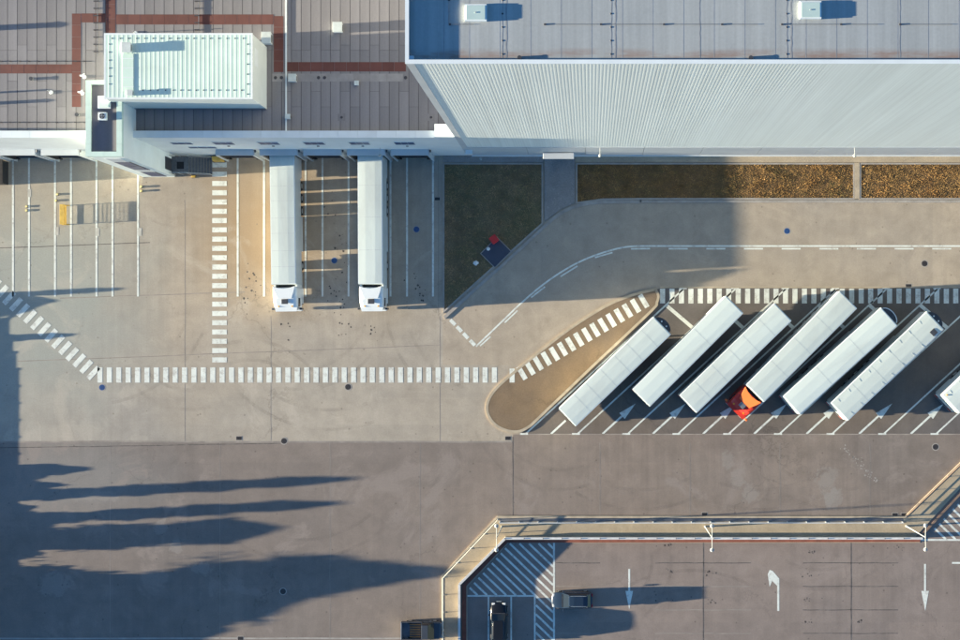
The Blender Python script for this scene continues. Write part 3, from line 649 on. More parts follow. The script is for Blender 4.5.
# dock bays: canopy, side fin, door, high window
def dock(xc_px, win=True):
    x0, x1 = W(xc_px - 18.0, 0)[0] - XC, W(xc_px + 18.4, 0)[0] - XC
    zc = 4.6
    c = MB().box(x0, x1, -0.62, -0.005, zc - 0.16, zc).build('dock_canopy', GREYP, dw)
    MB().box(x1 - 0.10, x1 + 0.06, -0.64, -0.004, 0.0, zc - 0.164).build('dock_fin', GREYP, c)
    MB().box(x0 - 0.06, x0 + 0.10, -0.64, -0.004, 0.0, zc - 0.164).build('dock_fin', GREYP, c)
    MB().box(x0 + .45, x1 - .45, -0.05, -0.003, 1.1, zc - 0.45).build('dock_door', MGREY, c)
    MB().box(x0 + .3, x1 - .3, -0.35, -0.002, 0.75, 1.1).build('dock_leveller', DGREY, c)
    f = MB(); f.box(x0+.18,x0+.44,-.55,-.02,1.0,zc-.3); f.box(x1-.44,x1-.18,-.55,-.02,1.0,zc-.3); f.box(x0+.44,x1-.44,-.55,-.02,zc-.62,zc-.3); f.build('shelter_curtain', BLACK, c)
    for q in (x0 + .35, x1 - .6): MB().box(q, q + .25, -0.5, -0.36, 0.5, 1.0).build('bumper', BLACK, c)
    MB().cyl((x1 + .17, -0.30, zc - .05), (x1 + .17, -.05, zc - .05), 0.09, n=8).build('signal_lamp', DGREY, c)
    if win:
        xm = (x0 + x1) / 2 + 0.1
        w = MB().box(xm - 1.05, xm + 1.05, -0.05, -0.004, 8.1, 9.7).build('high_window', WHITEP, dw)
        for i in range(3): MB().box(xm - .98 + i*.66, xm - .36 + i*.66, -0.058, -0.05, 8.17, 9.63).build('pane', GLASSB, w)
        MB().box(xm - 0.12, xm + 0.12, -0.1, -0.004, 7.0, 7.2).build('bay_lamp', MGREY, dw)
for xp in (-8, 34.8, 76.8): dock(xp, xp < 0)
for xp in (246, 288.4, 330.8, 373.2, 415.4): dock(xp)
for xp0, xp1, z0, z1 in ((190, 218, 5.6, 6.5), (173, 194, 8.3, 9.4)):
    x0, x1 = W(xp0, 0, z0)[0] - XC, W(xp1, 0, z0)[0] - XC
    w = MB().box(x0, x1, -0.05, -0.004, z0, z1).build('high_window', WHITEP, dw)
    for i in range(3): MB().box(x0 + .06 + (x1-x0-.06)*i/3, x0 + (x1-x0)*(i+1)/3 - .02, -0.058, -0.05, z0 + .06, z1 - .06).build('pane', GLASSB, w)
a = onlow(439, 114, 13.2); MB().box(a[0]-.45, -0.06, 0.0-0.05, 1.2, ZP+.005, 13.2).build('corner_block', WHITEP, dw)

# --- stair tower
tx0, tx1 = W(143.5, 0)[0], W(175, 0)[0]; ty0 = W(0, 177)[1]; ty1 = W(0, 80, ZT)[1]
st = tag(empty('stair_tower', (tx0, ty0, 0)), 'white stair tower with dark sunken roof rising beside the dock row', 'tower')
tw, tl = tx1 - tx0, ty1 - ty0
MB().box(0, tw, 0, tl, 0, ZT - 0.45).build('wall', WALLW, st)
MB().box(0.3, tw - .3, 0.3, tl - .3, ZT - .45, ZT - 0.21).build('roof', TOWROOF, st)
def copings(par, segs, z0, z1, mat):
    for (xa, xb, ya, yb) in segs:
        n = max(1, round(max(xb - xa, yb - ya) / 1.15)); hz = (xb - xa) > (yb - ya)
        for i in range(n):
            if hz: MB().box(xa + (xb-xa)*i/n + .005, xa + (xb-xa)*(i+1)/n - .005, ya, yb, z0, z1).build('coping', mat, par)
            else: MB().box(xa, xb, ya + (yb-ya)*i/n + .005, ya + (yb-ya)*(i+1)/n - .005, z0, z1).build('coping', mat, par)
copings(st, [(-0.03, 0.47, -0.03, tl), (tw - .47, tw + .03, -0.03, tl), (0.47, tw - .47, -0.03, 0.42), (0.47, tw - .47, tl - .4, tl)], ZT - .45, ZT, MINT)
q = [W(105.5 - 0, 0, ZT)[0]]
for za, zb, mt in ((0.9, 2.6, GLASSB), (2.7, 4.4, GLASSB), (4.6, 6.0, GREYP), (6.1, 9.3, GLASSB), (9.5, 12.0, GLASSB), (12.1, 14.6, GREYP)):
    w = MB().box(tw * .36, tw * .82, -0.05, -0.004, za, zb).build('stair_window', WHITEP if mt is GREYP else DGREY, st)
    MB().box(tw * .36 + .06, tw * .82 - .06, -0.058, -0.05, za + .06, zb - .06).build('pane', mt, w)
def onz(px, py, z, o): x, y = W(px, py, z); return x - o[0], y - o[1]
a, b = onz(98, 109, 15.9, (tx0, ty0)), onz(110.5, 95.5, 15.9, (tx0, ty0))
zt = ZT - 0.21
hatch = tag(empty('roof_hatch', (tx0 + (a[0]+b[0])/2, ty0 + (a[1]+b[1])/2, zt)), 'pale square hatch on the dark tower roof', 'roof hatch')
hw = (b[0]-a[0])/2
MB().box(-hw, hw, -hw, hw, 0, .22).build('curb', WHITEP, hatch); MB().box(-hw+.1, hw-.1, -hw+.1, hw-.1, .22, .30).build('lid', MINT, hatch, bevel=0.03)
a = W(103.3, 116.5, 15.9)
ac = tag(empty('air_conditioner', (a[0], a[1], zt)), 'small white air conditioner with round fan on the tower roof', 'air conditioner')
MB().box(-.38, .38, -.36, .36, 0.04, .42).build('case', WHITEP, ac, bevel=0.02); MB().cyl((0,0,.42),(0,0,.44),.27,n=16).build('fan_ring', DGREY, ac)
b = MB()
for i in range(4):
    t = i*math.pi/2; b.box(-.02,.02,-.02,.24,.445,.455) if i == 0 else b.add([(math.cos(t)*.02-math.sin(t)*yy, math.sin(t)*.02+math.cos(t)*yy, .45) for yy in (0,.24)] + [(-math.cos(t)*.05-math.sin(t)*.24, -math.sin(t)*.05+math.cos(t)*.24, .45)], [(0,1,2)])
b.build('fan_blades', GALV, ac)

# --- plant room: white corrugated box on the low roof
bx0, bx1 = W(104.5, 0, 17.6)[0], W(252, 0, 17.6)[0]; by0, by1 = W(0, 98.5, 17.6)[1], W(0, 33.5, 17.6)[1]
pr = tag(empty('roof_plant_room', (bx0, by0, ZL)), 'pale green corrugated plant room standing on the low roof', 'roof building')
pw, pl, ph = bx1 - bx0, by1 - by0, 17.6 - ZL
MB().box(0, pw, 0, pl, 0.01, ph - .1).build('wall', simple('plant_room_wall', (0.68,0.74,0.71), 0.6, 0.05, 0.6), pr)
MB().box(-.05, pw+.05, -.05, .12, ph-.1, ph+.005).build('roof_trim', WHITEP, pr); MB().box(-.05, pw+.05, pl-.12, pl+.05, ph-.1, ph+.005).build('roof_trim', WHITEP, pr)
MB().box(-.05, .12, .12, pl-.12, ph-.1, ph+.003).build('roof_trim', WHITEP, pr); MB().box(pw-.12, pw+.05, .12, pl-.12, ph-.1, ph+.003).build('roof_trim', WHITEP, pr)
x = .12; prof = []
while x < pw - .45: prof += [(x,.0),(x+.2,.0),(x+.27,.006),(x+.35,.006)]; x += .42
prof.append((pw-.12,.0)); n = len(prof)
MB().add([(a, .12, ph + b) for a, b in prof] + [(a, pl - .12, ph + b) for a, b in prof], [(i, i+1, n+i+1, n+i) for i in range(n-1)]).build('corrugated_roof', MINT, pr)
MB().box(0.0, pw, -.03, -.002, 0.02, .5).build('base_flashing', MGREY, pr)
def onpr(px, py, z=17.62): x, y = W(px, py, z); return x - bx0, y - by0
for i in range(17):                                           # fixings along the edges
    a = onpr(112 + i*8.2, 38.2); MB().cyl((*a,ph-.03),(*a,ph+.03),.075,.06,6).build('fixing', DK, pr)
    if i > 2: a = onpr(120 + i*7.6, 90); MB().cyl((*a,ph-.03),(*a,ph+.03),.075,.06,6).build('fixing', DK, pr)
for i in range(6):
    a = onpr(109.5, 44 + i*8); MB().cyl((*a,ph-.03),(*a,ph+.03),.075,.06,6).build('fixing', DK, pr)
    a = onpr(247.5, 44 + i*10); MB().cyl((*a,ph-.03),(*a,ph+.03),.075,.06,6).build('fixing', DK, pr)
MB().box(pw, pw+.012, pl*.55, pl*.82, 3.4, 4.6).build('louvre', WHITEP, pr)
a, b = onpr(121.5, 91, 17.9), onpr(132.5, 53, 17.9)
dl = tag(empty('roof_duct', (bx0 + a[0], by0 + a[1], 17.63)), 'long pale flat duct along the left end of the plant room roof', 'duct')
MB().box(0, b[0]-a[0], 0, b[1]-a[1], 0, .02).build('duct_body', MINT, dl, bevel=.015)
for i in range(4): MB().box(-.02, b[0]-a[0]+.02, (b[1]-a[1])*(i+.5)/4-.03, (b[1]-a[1])*(i+.5)/4+.03, .0, .026).build('flange', WHITEP, dl)

# --- small things on the roofs
def vent_box(px, py, wpx, hpx, h, z, label, lidmat=None):
    a = W(px, py, z + h); s_ = SCALE * CAM_H / (CAM_H - z - h); w, l = wpx/s_/2, hpx/s_/2
    e = tag(empty('roof_vent', (a[0], a[1], z)), label, 'roof vent')
    MB().box(-w, w, -l, l, 0, h*.8).build('case', WHITEP, e, bevel=.02); MB().box(-w-.05, w+.05, -l-.05, l+.05, h*.8, h).build('lid', lidmat or simple('vent_lid', (0.56,0.62,0.60), .5, .1, 2.0, dirt=(.35,.37,.36)), e, bevel=.015)
    MB().box(w, w+.012, -l*.7, l*.7, h*.15, h*.6).build('louvre', DGREY, e)
    return e
ZR = ZL + 0.002
vent_box(337.3, 26.7, 8.6, 9, .7, ZR, 'white square roof vent beside the sunlit strip roof')
vent_box(266, 37.5, 8.5, 11, .8, ZR, 'tall white roof vent beside the top right of the plant room')
vent_box(292, 77.5, 7, 7, .6, ZR, 'small white roof vent at the start of the grey cover plates')
vent_box(356.5, 82.8, 3.6, 3.6, .4, ZR, 'tiny pale roof vent below the grey cover plates')
vent_box(287.5, 116.3, 4.2, 4, .5, ZR, 'tiny grey roof vent near the low parapet')
vent_box(126, 47, 8, 9, .5, 17.62, 'white chimney box at the top left of the plant room roof')
vent_box(129.5, 92.5, 5, 5, .35, 17.62, 'small pipe cowl at the lower left of the plant room roof')
for px, py, lab in ((82, 75.5, 'white antenna cluster next to the top left of the stair tower'), (80, 92, 'small white antenna left of the stair tower'), (48.5, 91, 'tiny white rod left of the red walkway mat'), (133.5, 31.5, 'tiny white aerial at the top edge of the plant room')):
    a = W(px, py, ZL + .6); e = tag(empty('roof_antenna', (a[0], a[1], ZL)), lab, 'antenna')
    MB().cyl((0,0,0),(0,0,.9),.035,n=6).build('mast', GALV, e); MB().cyl((0,0,0),(0,0,.1),.2,.16,n=10).build('foot', WHITEP, e)
    if px in (82, 80):
        MB().box(-.2,.12,-.07,.08,.5,.7).build('panel', WHITEP, e, bevel=.02); MB().cyl((.1,.08,.6),(.25,.2,.6),.1,.04,8).build('horn', WHITEP, e)
for px, py, lab in ((77, 114.5, 'small dark pipe stub on the red mat left of the tower'), (31, 78.5, 'small dark pipe stub below the left red mat strip')):
    a = W(px, py, ZL + .2); e = tag(empty('pipe_stub', (a[0], a[1], ZL)), lab, 'pipe'); MB().cyl((0,0,0),(0,0,.22),.16,.12,10).build('pipe', GALV, e); MB().cyl((0,0,.22),(0,0,.26),.2,n=10).build('cap', DGREY, e)
for px, py, h, r, lab in ((-36, 29.5, 1.06, .27, 'round exhaust stack on the low roof past the left edge'), (-40, 94.5, .95, .09, 'thin exhaust pipe on the low roof past the left edge'), (-38, 105, .95, .16, 'short exhaust pipe on the low roof past the left edge')):
    a = W(px, py, ZL); e = tag(empty('exhaust_stack', (a[0], a[1], ZL)), lab, 'exhaust stack'); MB().cyl((0,0,0),(0,0,h-.1),r,n=14).build('pipe', GALV, e); MB().cyl((0,0,h-.1),(0,0,h),r*1.3,r*.6,14).build('cowl', GALV, e)
def skylight(px0, px1, py0, py1, lab):
    z = zr + .28; a, b = W(px0, py1, z), W(px1, py0, z); e = tag(empty('skylight', ((a[0]+b[0])/2, (a[1]+b[1])/2, zr)), lab, 'skylight', 'skylights on the high roof')
    w, l = (b[0]-a[0])/2, (b[1]-a[1])/2
    MB().box(-w, w, -l, l, 0, .24).build('curb', WHITEP, e); MB().box(-w+.09, w-.09, -l+.09, l-.09, .24, .28).build('pane', simple('frosted_dome', (0.50,0.63,0.58), .25, .05, 1.0), e, bevel=.02)
    MB().box(-.06,.06,-.04,.04,.28,.31).build('latch', GALV, e)
skylight(464.8, 486.5, 3.8, 20.6, 'pale green skylight near the left end of the high roof'); skylight(800, 821.5, .8, 18.2, 'pale green skylight near the right end of the high roof')
for px in (519.5, 751):
    a = W(px, 57.4, zr + .2); e = tag(empty('vent_pipe', (a[0], a[1], zr)), 'dark vent pipe at the high roof edge, ' + ('left of the two' if px < 600 else 'right of the two'), 'pipe', 'vent pipes on the high roof')
    MB().cyl((0,0,0),(0,0,.18),.13,n=10).build('pipe', DK, e); MB().cyl((0,0,.18),(0,0,.2),.16,n=10).build('cap', DGREY, e)

# --- wall lamps
for px, py, z, lab in ((600, 150.5, 6.0, 'small white wall lamp on the warehouse facade above the road bend'), (854.5, 150.5, 6.0, 'small white wall lamp at the right end of the facade'), (380, 149.5, 6.2, 'small white wall lamp above the second docked truck')):
    x, y = W(px, py, z); e = tag(empty('wall_lamp', (x, YF - .06, z)), lab, 'lamp')
    MB().cyl((0,0,0),(0,-.8,.15),.025,n=6).build('bracket', LAMPW, e); MB().cyl((0,-.8,.05),(0,-.8,.22),.17,.1,10).build('head', LAMPW, e)
# --- outside metal stair by the tower
x0, y0 = W(171, 176); sx0, sx1 = W(171.5, 0)[0], W(208, 0)[0]
sa = tag(empty('metal_stair', (tx1 + .02, W(0, 175.5)[1], 0)), 'dark metal grating stair with rails between the tower and the zebra crossing', 'stair')
wd = W(0, 157.5)[1] - W(0, 175.5)[1]
GR = simple('stair_grating', (0.16,0.17,0.18), .5, .2, 4.0, metal=.4)
lw = m(17); sh = 1.2
MB().box(0, lw, .05, wd - .05, sh - .06, sh).build('landing', GR, sa)
MB().box(.55, 1.3, .55, 1.3, sh + .001, sh + .02).build('floor_hatch', BLACK, sa)
MB().box(-.012, -.001, .3, wd - .3, sh, sh + 2.1).build('door', DGREY, sa)
ns = 8
for i in range(ns):
    zz = sh * (1 - (i + 1) / (ns + 1)); xa = lw + .02 + i * .27
    MB().box(xa, xa + .25, .12, wd - .12, zz - .04, zz).build('tread', GR, sa)
xe = lw + ns * .27
for yy in (.05, wd - .05):
    MB().hull8([(lw,yy-.03,sh-.2),(xe,yy-.03,0),(xe,yy+.03,0),(lw,yy+.03,sh-.2)],[(lw,yy-.03,sh),(xe,yy-.03,.2),(xe,yy+.03,.2),(lw,yy+.03,sh)]).build('stringer', MGREY, sa)
    MB().cyl((0.02,yy,sh+1.0),(lw,yy,sh+1.0),.03,n=6).build('handrail', GALV, sa); MB().cyl((lw,yy,sh+1.0),(xe,yy,1.1),.03,n=6).build('handrail', GALV, sa)
    for t in (0.03, .5, 1.0): MB().cyl((lw*t+.01,yy,0),(lw*t+.01,yy,sh+1.0),.03,n=6).build('post', GALV, sa)
    MB().cyl((xe,yy,0),(xe,yy,1.1),.03,n=6).build('post', GALV, sa)

# ---------------------------------------------------------------- vehicles
def wheel(par, x, y, r=.5, w=.3, rim=True):
    t = MB().cyl((x, y - w/2, r), (x, y + w/2, r), r, n=20).build('wheel', TYRE, par, bevel=.03)
    if rim: MB().cyl((x, y - w/2 - .012, r), (x, y + w/2 + .012, r), r * .55, n=14).build('rim', GALV, t)
TL_ = 13.6; HW = 1.275
SEAM = simple('roof_seam_line', (0.50,0.54,0.54), .6, .2, 3.0)
def make_trailer(rear, front, z=4.0, label='', style='plain', flip=False, seams=5, legs=True, hatch=False, nose=None):
    """rear and front: photo pixels of the middle of each roof end"""
    r, f = Vector(W(*rear, z)), Vector(W(*front, z)); d = (f - r).normalized(); c = (r + f) / 2 - d * TL_ / 2
    e = tag(empty('semi_trailer', (c.x, c.y, 0), math.atan2(d.y, d.x)), label, 'trailer', 'white semi-trailers')
    MB().box(0, TL_, -HW, HW, 1.15, z - .05).build('body', TRSIDE, e, bevel=.02)
    roof = MB(); nx = 6
    roof.loft([[(x, -HW+.07, z-.055), (x, HW-.07, z-.055), (x, HW-.07, z-.015), (x, .5, z+.004), (x, -.5, z+.004), (x, -HW+.07, z-.015)] for x in (.06, TL_-.06)])
    rf = roof.build('roof', TRW, e)
    for s in (-1, 1): MB().box(0, TL_, min(s*HW, s*(HW-.075)), max(s*HW, s*(HW-.075)), z-.06, z-.022).build('roof_rail', WHITEP, e)
    for x in (0.0, TL_ - .065): MB().box(x, x+.065, -HW+.076, HW-.076, z-.06, z-.020).build('end_rail', WHITEP, e)
    for i in range(seams):
        x = TL_ * (i + 1) / (seams + 1) + random.uniform(-.2, .2)
        MB().add([(x-.014,-HW+.09,z-.008),(x+.014,-HW+.09,z-.008),(x+.014,-.5,z+.011),(x-.014,-.5,z+.011),(x+.014,.5,z+.011),(x-.014,.5,z+.011),(x+.014,HW-.09,z-.008),(x-.014,HW-.09,z-.008)], [(0,1,2,3),(3,2,4,5),(5,4,6,7)]).build('roof_seam', SEAM, rf)
    if style == 'curtain':
        for s in (-1, 1):
            for i in range(9):
                x = .8 + i * 1.45 + random.uniform(-.1,.1); yy = s * (HW - .32)
                MB().box(x-.015, x+.015, yy-.2, yy+.2, z+.002, z+.012).build('roof_bow', SEAM, rf)
    # rear doors with rods, lamps and bumper
    for s in (-1, 1):
        dr = MB().box(-.045, -.002, min(s*.02, s*(HW-.03)), max(s*.02, s*(HW-.03)), 1.2, z-.12).build('rear_door', TRW, e)
        for q in (.35, .85): MB().cyl((-.07, s*q, 1.25), (-.07, s*q, z-.2), .02, n=6).build('lock_rod', GALV, dr)
        MB().box(-.12, -.01, min(s*.75, s*1.2), max(s*.75, s*1.2), .85, 1.05).build('tail_lamp', REDLAMP, e)
    MB().box(-.1, .05, -1.15, 1.15, .45, .62).build('rear_bumper', MGREY, e)
    MB().box(.05, .3, -.9, .9, .55, 1.15).build('bumper_bracket', DGREY, e)
    MB().box(.3, 12.9, -.5, .5, .86, 1.15).build('chassis', DGREY, e)
    for x in (3.1, 4.42, 5.74):
        for s in (-1, 1): wheel(e, x, s*1.08, .5, .36)
        MB().box(x-.53,x+.53,-.62,.62,.16,.86).build('axle', DGREY, e)
    for s in (-1, 1):
        y0, y1 = sorted((s*1.2, s*1.24))
        MB().box(.25, 2.3, y0, y1, .42, 1.14).build('side_guard', TRSIDE, e); MB().box(6.4, 10.05, y0, y1, .2, 1.14).build('side_guard', TRSIDE, e)
        MB().box(6.6, 9.9, min(s*.6,s*1.19), max(s*.6,s*1.19), .24, 1.0).build('pallet_box', DGREY, e)
        if legs:
            g = MB().box(10.75, 10.87, s*.95-.06, s*.95+.06, .05, 1.15).build('landing_leg', MGREY, e); MB().box(10.66, 10.96, s*.95-.14, s*.95+.14, 0.005, .05).build('foot', MGREY, g)
        MB().box(11.3, 13.3, y0, y1, .95, 1.14).build('side_guard', TRSIDE, e)
    MB().box(TL_-.002, TL_+.05, -HW+.02, HW-.02, 1.16, z-.1).build('front_wall', TRW, e)
    if nose:
        pts = [(TL_+.05, -.95)] + [(TL_ + .05 + .62*math.cos(t), 1.05*math.sin(t)) for t in [R(-75 + 15*k) for k in range(11)]] + [(TL_+.05, .95)]
        nb = MB().prism(pts, 2.2, 3.55).build('nose_unit', DGREY, e)
        if nose == 'rim':
            rim = MB(); wallstrip(rim, pts[1:-1], .09, 3.3, 3.6); rim.build('rim', WHITEP, nb)
        for q in ((-.35,.35) if nose == 'dots' else ()): MB().cyl((TL_+.3,q,3.55),(TL_+.3,q,3.6),.09,n=8).build('cap', WHITEP, nb)
    if hatch: MB().box(TL_-1.25, TL_-.65, -HW+.2, -HW+.8, z+.002, z+.035).build('roof_hatch', DGREY, e)
    return e
def make_tractor(loc, ang, paint, spoiler, label, group, zr=3.6, high=True):
    """tractor unit: origin on the ground under the trailer's front wall, +x forwards"""
    e = tag(empty('truck_tractor', (loc[0], loc[1], 0), ang), label, 'truck', group)
    c0, c1 = .36, 2.72
    hw = 1.24
    def ring(x, w, zt, zb=.95, cr=.2):
        return [(x,-w,zb),(x,w,zb),(x,w,zt-cr),(x,w-cr*.45,zt-cr*.25),(x,w-cr*1.3,zt),(x,-w+cr*1.3,zt),(x,-w+cr*.45,zt-cr*.25),(x,-w,zt-cr)]
    MB().loft([ring(c0,hw,zr), ring(c0+.9,hw,zr+.02), ring(c0+1.5,hw-.01,zr-.12,cr=.25), ring(c1-.32,hw-.05,zr-.42,cr=.3)]).build('cab_roof', paint, e, smooth=False, bevel=.03)
    # lower front, windscreen, side windows
    MB().loft([[(c1-.32,-hw+.05,1.0),(c1-.32,hw-.05,1.0),(c1-.32,hw-.08,zr-.5),(c1-.32,-hw+.08,zr-.5)], [(c1-.06,-hw+.1,1.0),(c1-.06,hw-.1,1.0),(c1-.12,hw-.13,2.0),(c1-.12,-hw+.13,2.0)]]).build('cab_front', paint, e, bevel=.04)
    MB().hull8([(c1-.40,-hw+.12,2.02),(c1-.10,-hw+.2,2.02),(c1-.10,hw-.2,2.02),(c1-.40,hw-.12,2.02)], [(c1-.40,-hw+.2,3.0),(c1-.30,-hw+.24,3.0),(c1-.30,hw-.24,3.0),(c1-.40,hw-.2,3.0)]).build('windscreen', GLASS, e)
    v = MB().hull8([(c1-.36,-1.18,3.02),(c1+.10,-1.08,2.98),(c1+.10,1.08,2.98),(c1-.36,1.18,3.02)], [(c1-.36,-1.18,3.08),(c1+.10,-1.08,3.02),(c1+.10,1.08,3.02),(c1-.36,1.18,3.08)]).build('sun_visor', paint, e)
    for s in (-1, 1):
        y0, y1 = sorted((s*(hw-.01), s*(hw+.012)))
        MB().box(c0+1.05, c1-.42, y0, y1, 1.95, 2.75).build('side_window', GLASS, e)
        mr = MB().box(c1-.28, c1-.08, min(s*(hw+.08), s*(hw+.33)), max(s*(hw+.08), s*(hw+.33)), 1.9, 2.75).build('mirror', DGREY if paint is not CABR else ORANGE, e, bevel=.03)
        MB().cyl((c1-.25, s*(hw-.1), 2.72), (c1-.2, s*(hw+.2), 2.72), .03, n=6).build('mirror_arm', DGREY, mr)
        MB().box(c0-.02, c0+1.6, y0, y1, .35, .93).build('side_fairing', paint, e)
        MB().box(-.35, c0-.03, min(s*1.0,s*1.22), max(s*1.0,s*1.22), 1.0, 3.2).build('wind_deflector', paint, e)
        MB().box(c1-.04, c1+.03, min(s*.75,s*1.12), max(s*.75,s*1.12), .75, .95).build('headlamp', HEADL, e)
        wheel(e, 1.55, s*1.04, .5, .34); wheel(e, -2.05, s*.98, .5, .5); MB().box(-2.62,-1.45,min(s*.7,s*1.24),max(s*.7,s*1.24),1.0,1.1).build('fender', DGREY, e)
        MB().box(-1.35, .42, min(s*.55,s*1.15), max(s*.55,s*1.15), .2, 1.1).build('fuel_tank', GALV, e, bevel=.06)
    MB().box(c1-.3, c1, -hw+.06, hw-.06, .35, .98).build('bumper', paint, e, bevel=.05)
    MB().box(c1-.01, c1+.02, -.5, .5, .4, .55).build('grille', DGREY, e)
    MB().box(-3.0, c1-.3, -.42, .42, .6, .9).build('chassis', DGREY, e); MB().cyl((-1.4,0,.9),(-1.4,0,1.12),.5,n=16).build('fifth_wheel', DGREY, e)
    MB().box(.05, .45, -.8, .8, .95, 2.6).build('equipment_rack', DGREY, e)
    # roof spoiler with a hollow trailing edge, and roof hatch
    if spoiler:
        pts = [(c0+1.15,-.72),(c0+1.15,.72),(c0+.42,1.0),(c0-.12,1.16),(c0+.05,.6),(c0+.12,0),(c0+.05,-.6),(c0-.12,-1.16),(c0+.42,-1.0)]
        lo = [(x, y, zr+.02) for x, y in pts]; hi = [(x, y, zr + .06 + .34*max(0, (c0+1.15-x)/1.27)) for x, y in pts]; n = len(pts)
        MB().add(lo + hi, [tuple(range(n-1,-1,-1)) if area(pts) > 0 else tuple(range(n)), tuple(range(n,2*n)) if area(pts) > 0 else tuple(range(2*n-1,n-1,-1))] + [(i,(i+1)%n,n+(i+1)%n,n+i) for i in range(n)]).build('roof_spoiler', spoiler, e, bevel=.02)
    MB().box(c0+1.2, c0+1.7, -.33, .33, zr-.1, zr+.045).build('roof_hatch', MGREY if paint is CABR else DGREY, e, bevel=.02)
    for q in (-.7, .7): MB().box(c1-.5, c1-.36, q-.08, q+.08, zr-.42, zr-.32).build('marker_lamp', AMBER, e)
    return e
T = [((567.5,417.25),(662,326), 'white trailer nearest the traffic island, dark rounded nose at its upper end', dict(nose='dots', seams=6)),
     ((641.25,398),(734.5,304.6), 'second white trailer from the traffic island, smooth plain roof', dict(seams=2)),
     ((688.75,403.5),(782.4,312.5), 'third white trailer from the island, left of the red truck cab', dict(seams=5)),
     ((847.5,300.5),(756,392.5), 'white trailer coupled to the red truck cab', dict(seams=3, legs=False)),
     ((791.25,405.5),(889.5,316.5), 'white trailer right of the red cab with a white rimmed rounded nose', dict(nose='rim', seams=2)),
     ((840,411.5),(935,320.75), 'white trailer with a small dark hatch on its roof corner', dict(nose='dots', seams=4, style='curtain', hatch=True))]
TR = []
for r_, f_, lab, kw in T:
    TR.append(make_trailer(r_, f_, label=lab, **kw))
    for o in TR[-1].children:
        if o.name.startswith('nose_unit') and False: pass
def front_of(tr):
    a = tr.rotation_euler.z; return (tr.location.x + math.cos(a)*TL_, tr.location.y + math.sin(a)*TL_), a
# right edge: a white truck nosing into the picture
ang = TR[5].rotation_euler.z
d7 = Vector((math.cos(ang), math.sin(ang)))
def world_px(v, z): k = SCALE * CAM_H / (CAM_H - z); return (NX + v.x * k, NY - v.y * k)
r7 = Vector(W(951, 404, 4.0)); t7 = make_trailer((951, 404), world_px(r7 + d7 * TL_, 4.0), label='white trailer cut off by the right edge', seams=3, style='curtain')
MB().cyl((.35, .95, 4.0), (.35, .95, 4.06), .07, n=8).build('marker_lamp', AMBER, t7)
# red truck
p, a = front_of(TR[3]); make_tractor(p, a, CABR, ORANGE, 'red truck cab with orange roof spoiler in the truck park', 'tractor units', zr=3.5)
# docked trucks
t1 = make_trailer((281.8,152),(283.6,284), label='white trailer docked next to the sunlit bay, left of the two', seams=7, legs=False)
p, a = front_of(t1); make_tractor(p, a, CABW, CABW, 'white truck cab parked by the sunlit bay, left of the two docked trucks', 'tractor units', zr=3.65)
t2 = make_trailer((369.9,152),(370.4,283.6), label='white trailer docked right of the two, near the dark lawn', seams=3, legs=False)
p, a = front_of(t2); make_tractor(p, a, CABW, CABW, 'white truck cab of the right docked truck, near the dark lawn', 'tractor units', zr=3.65)

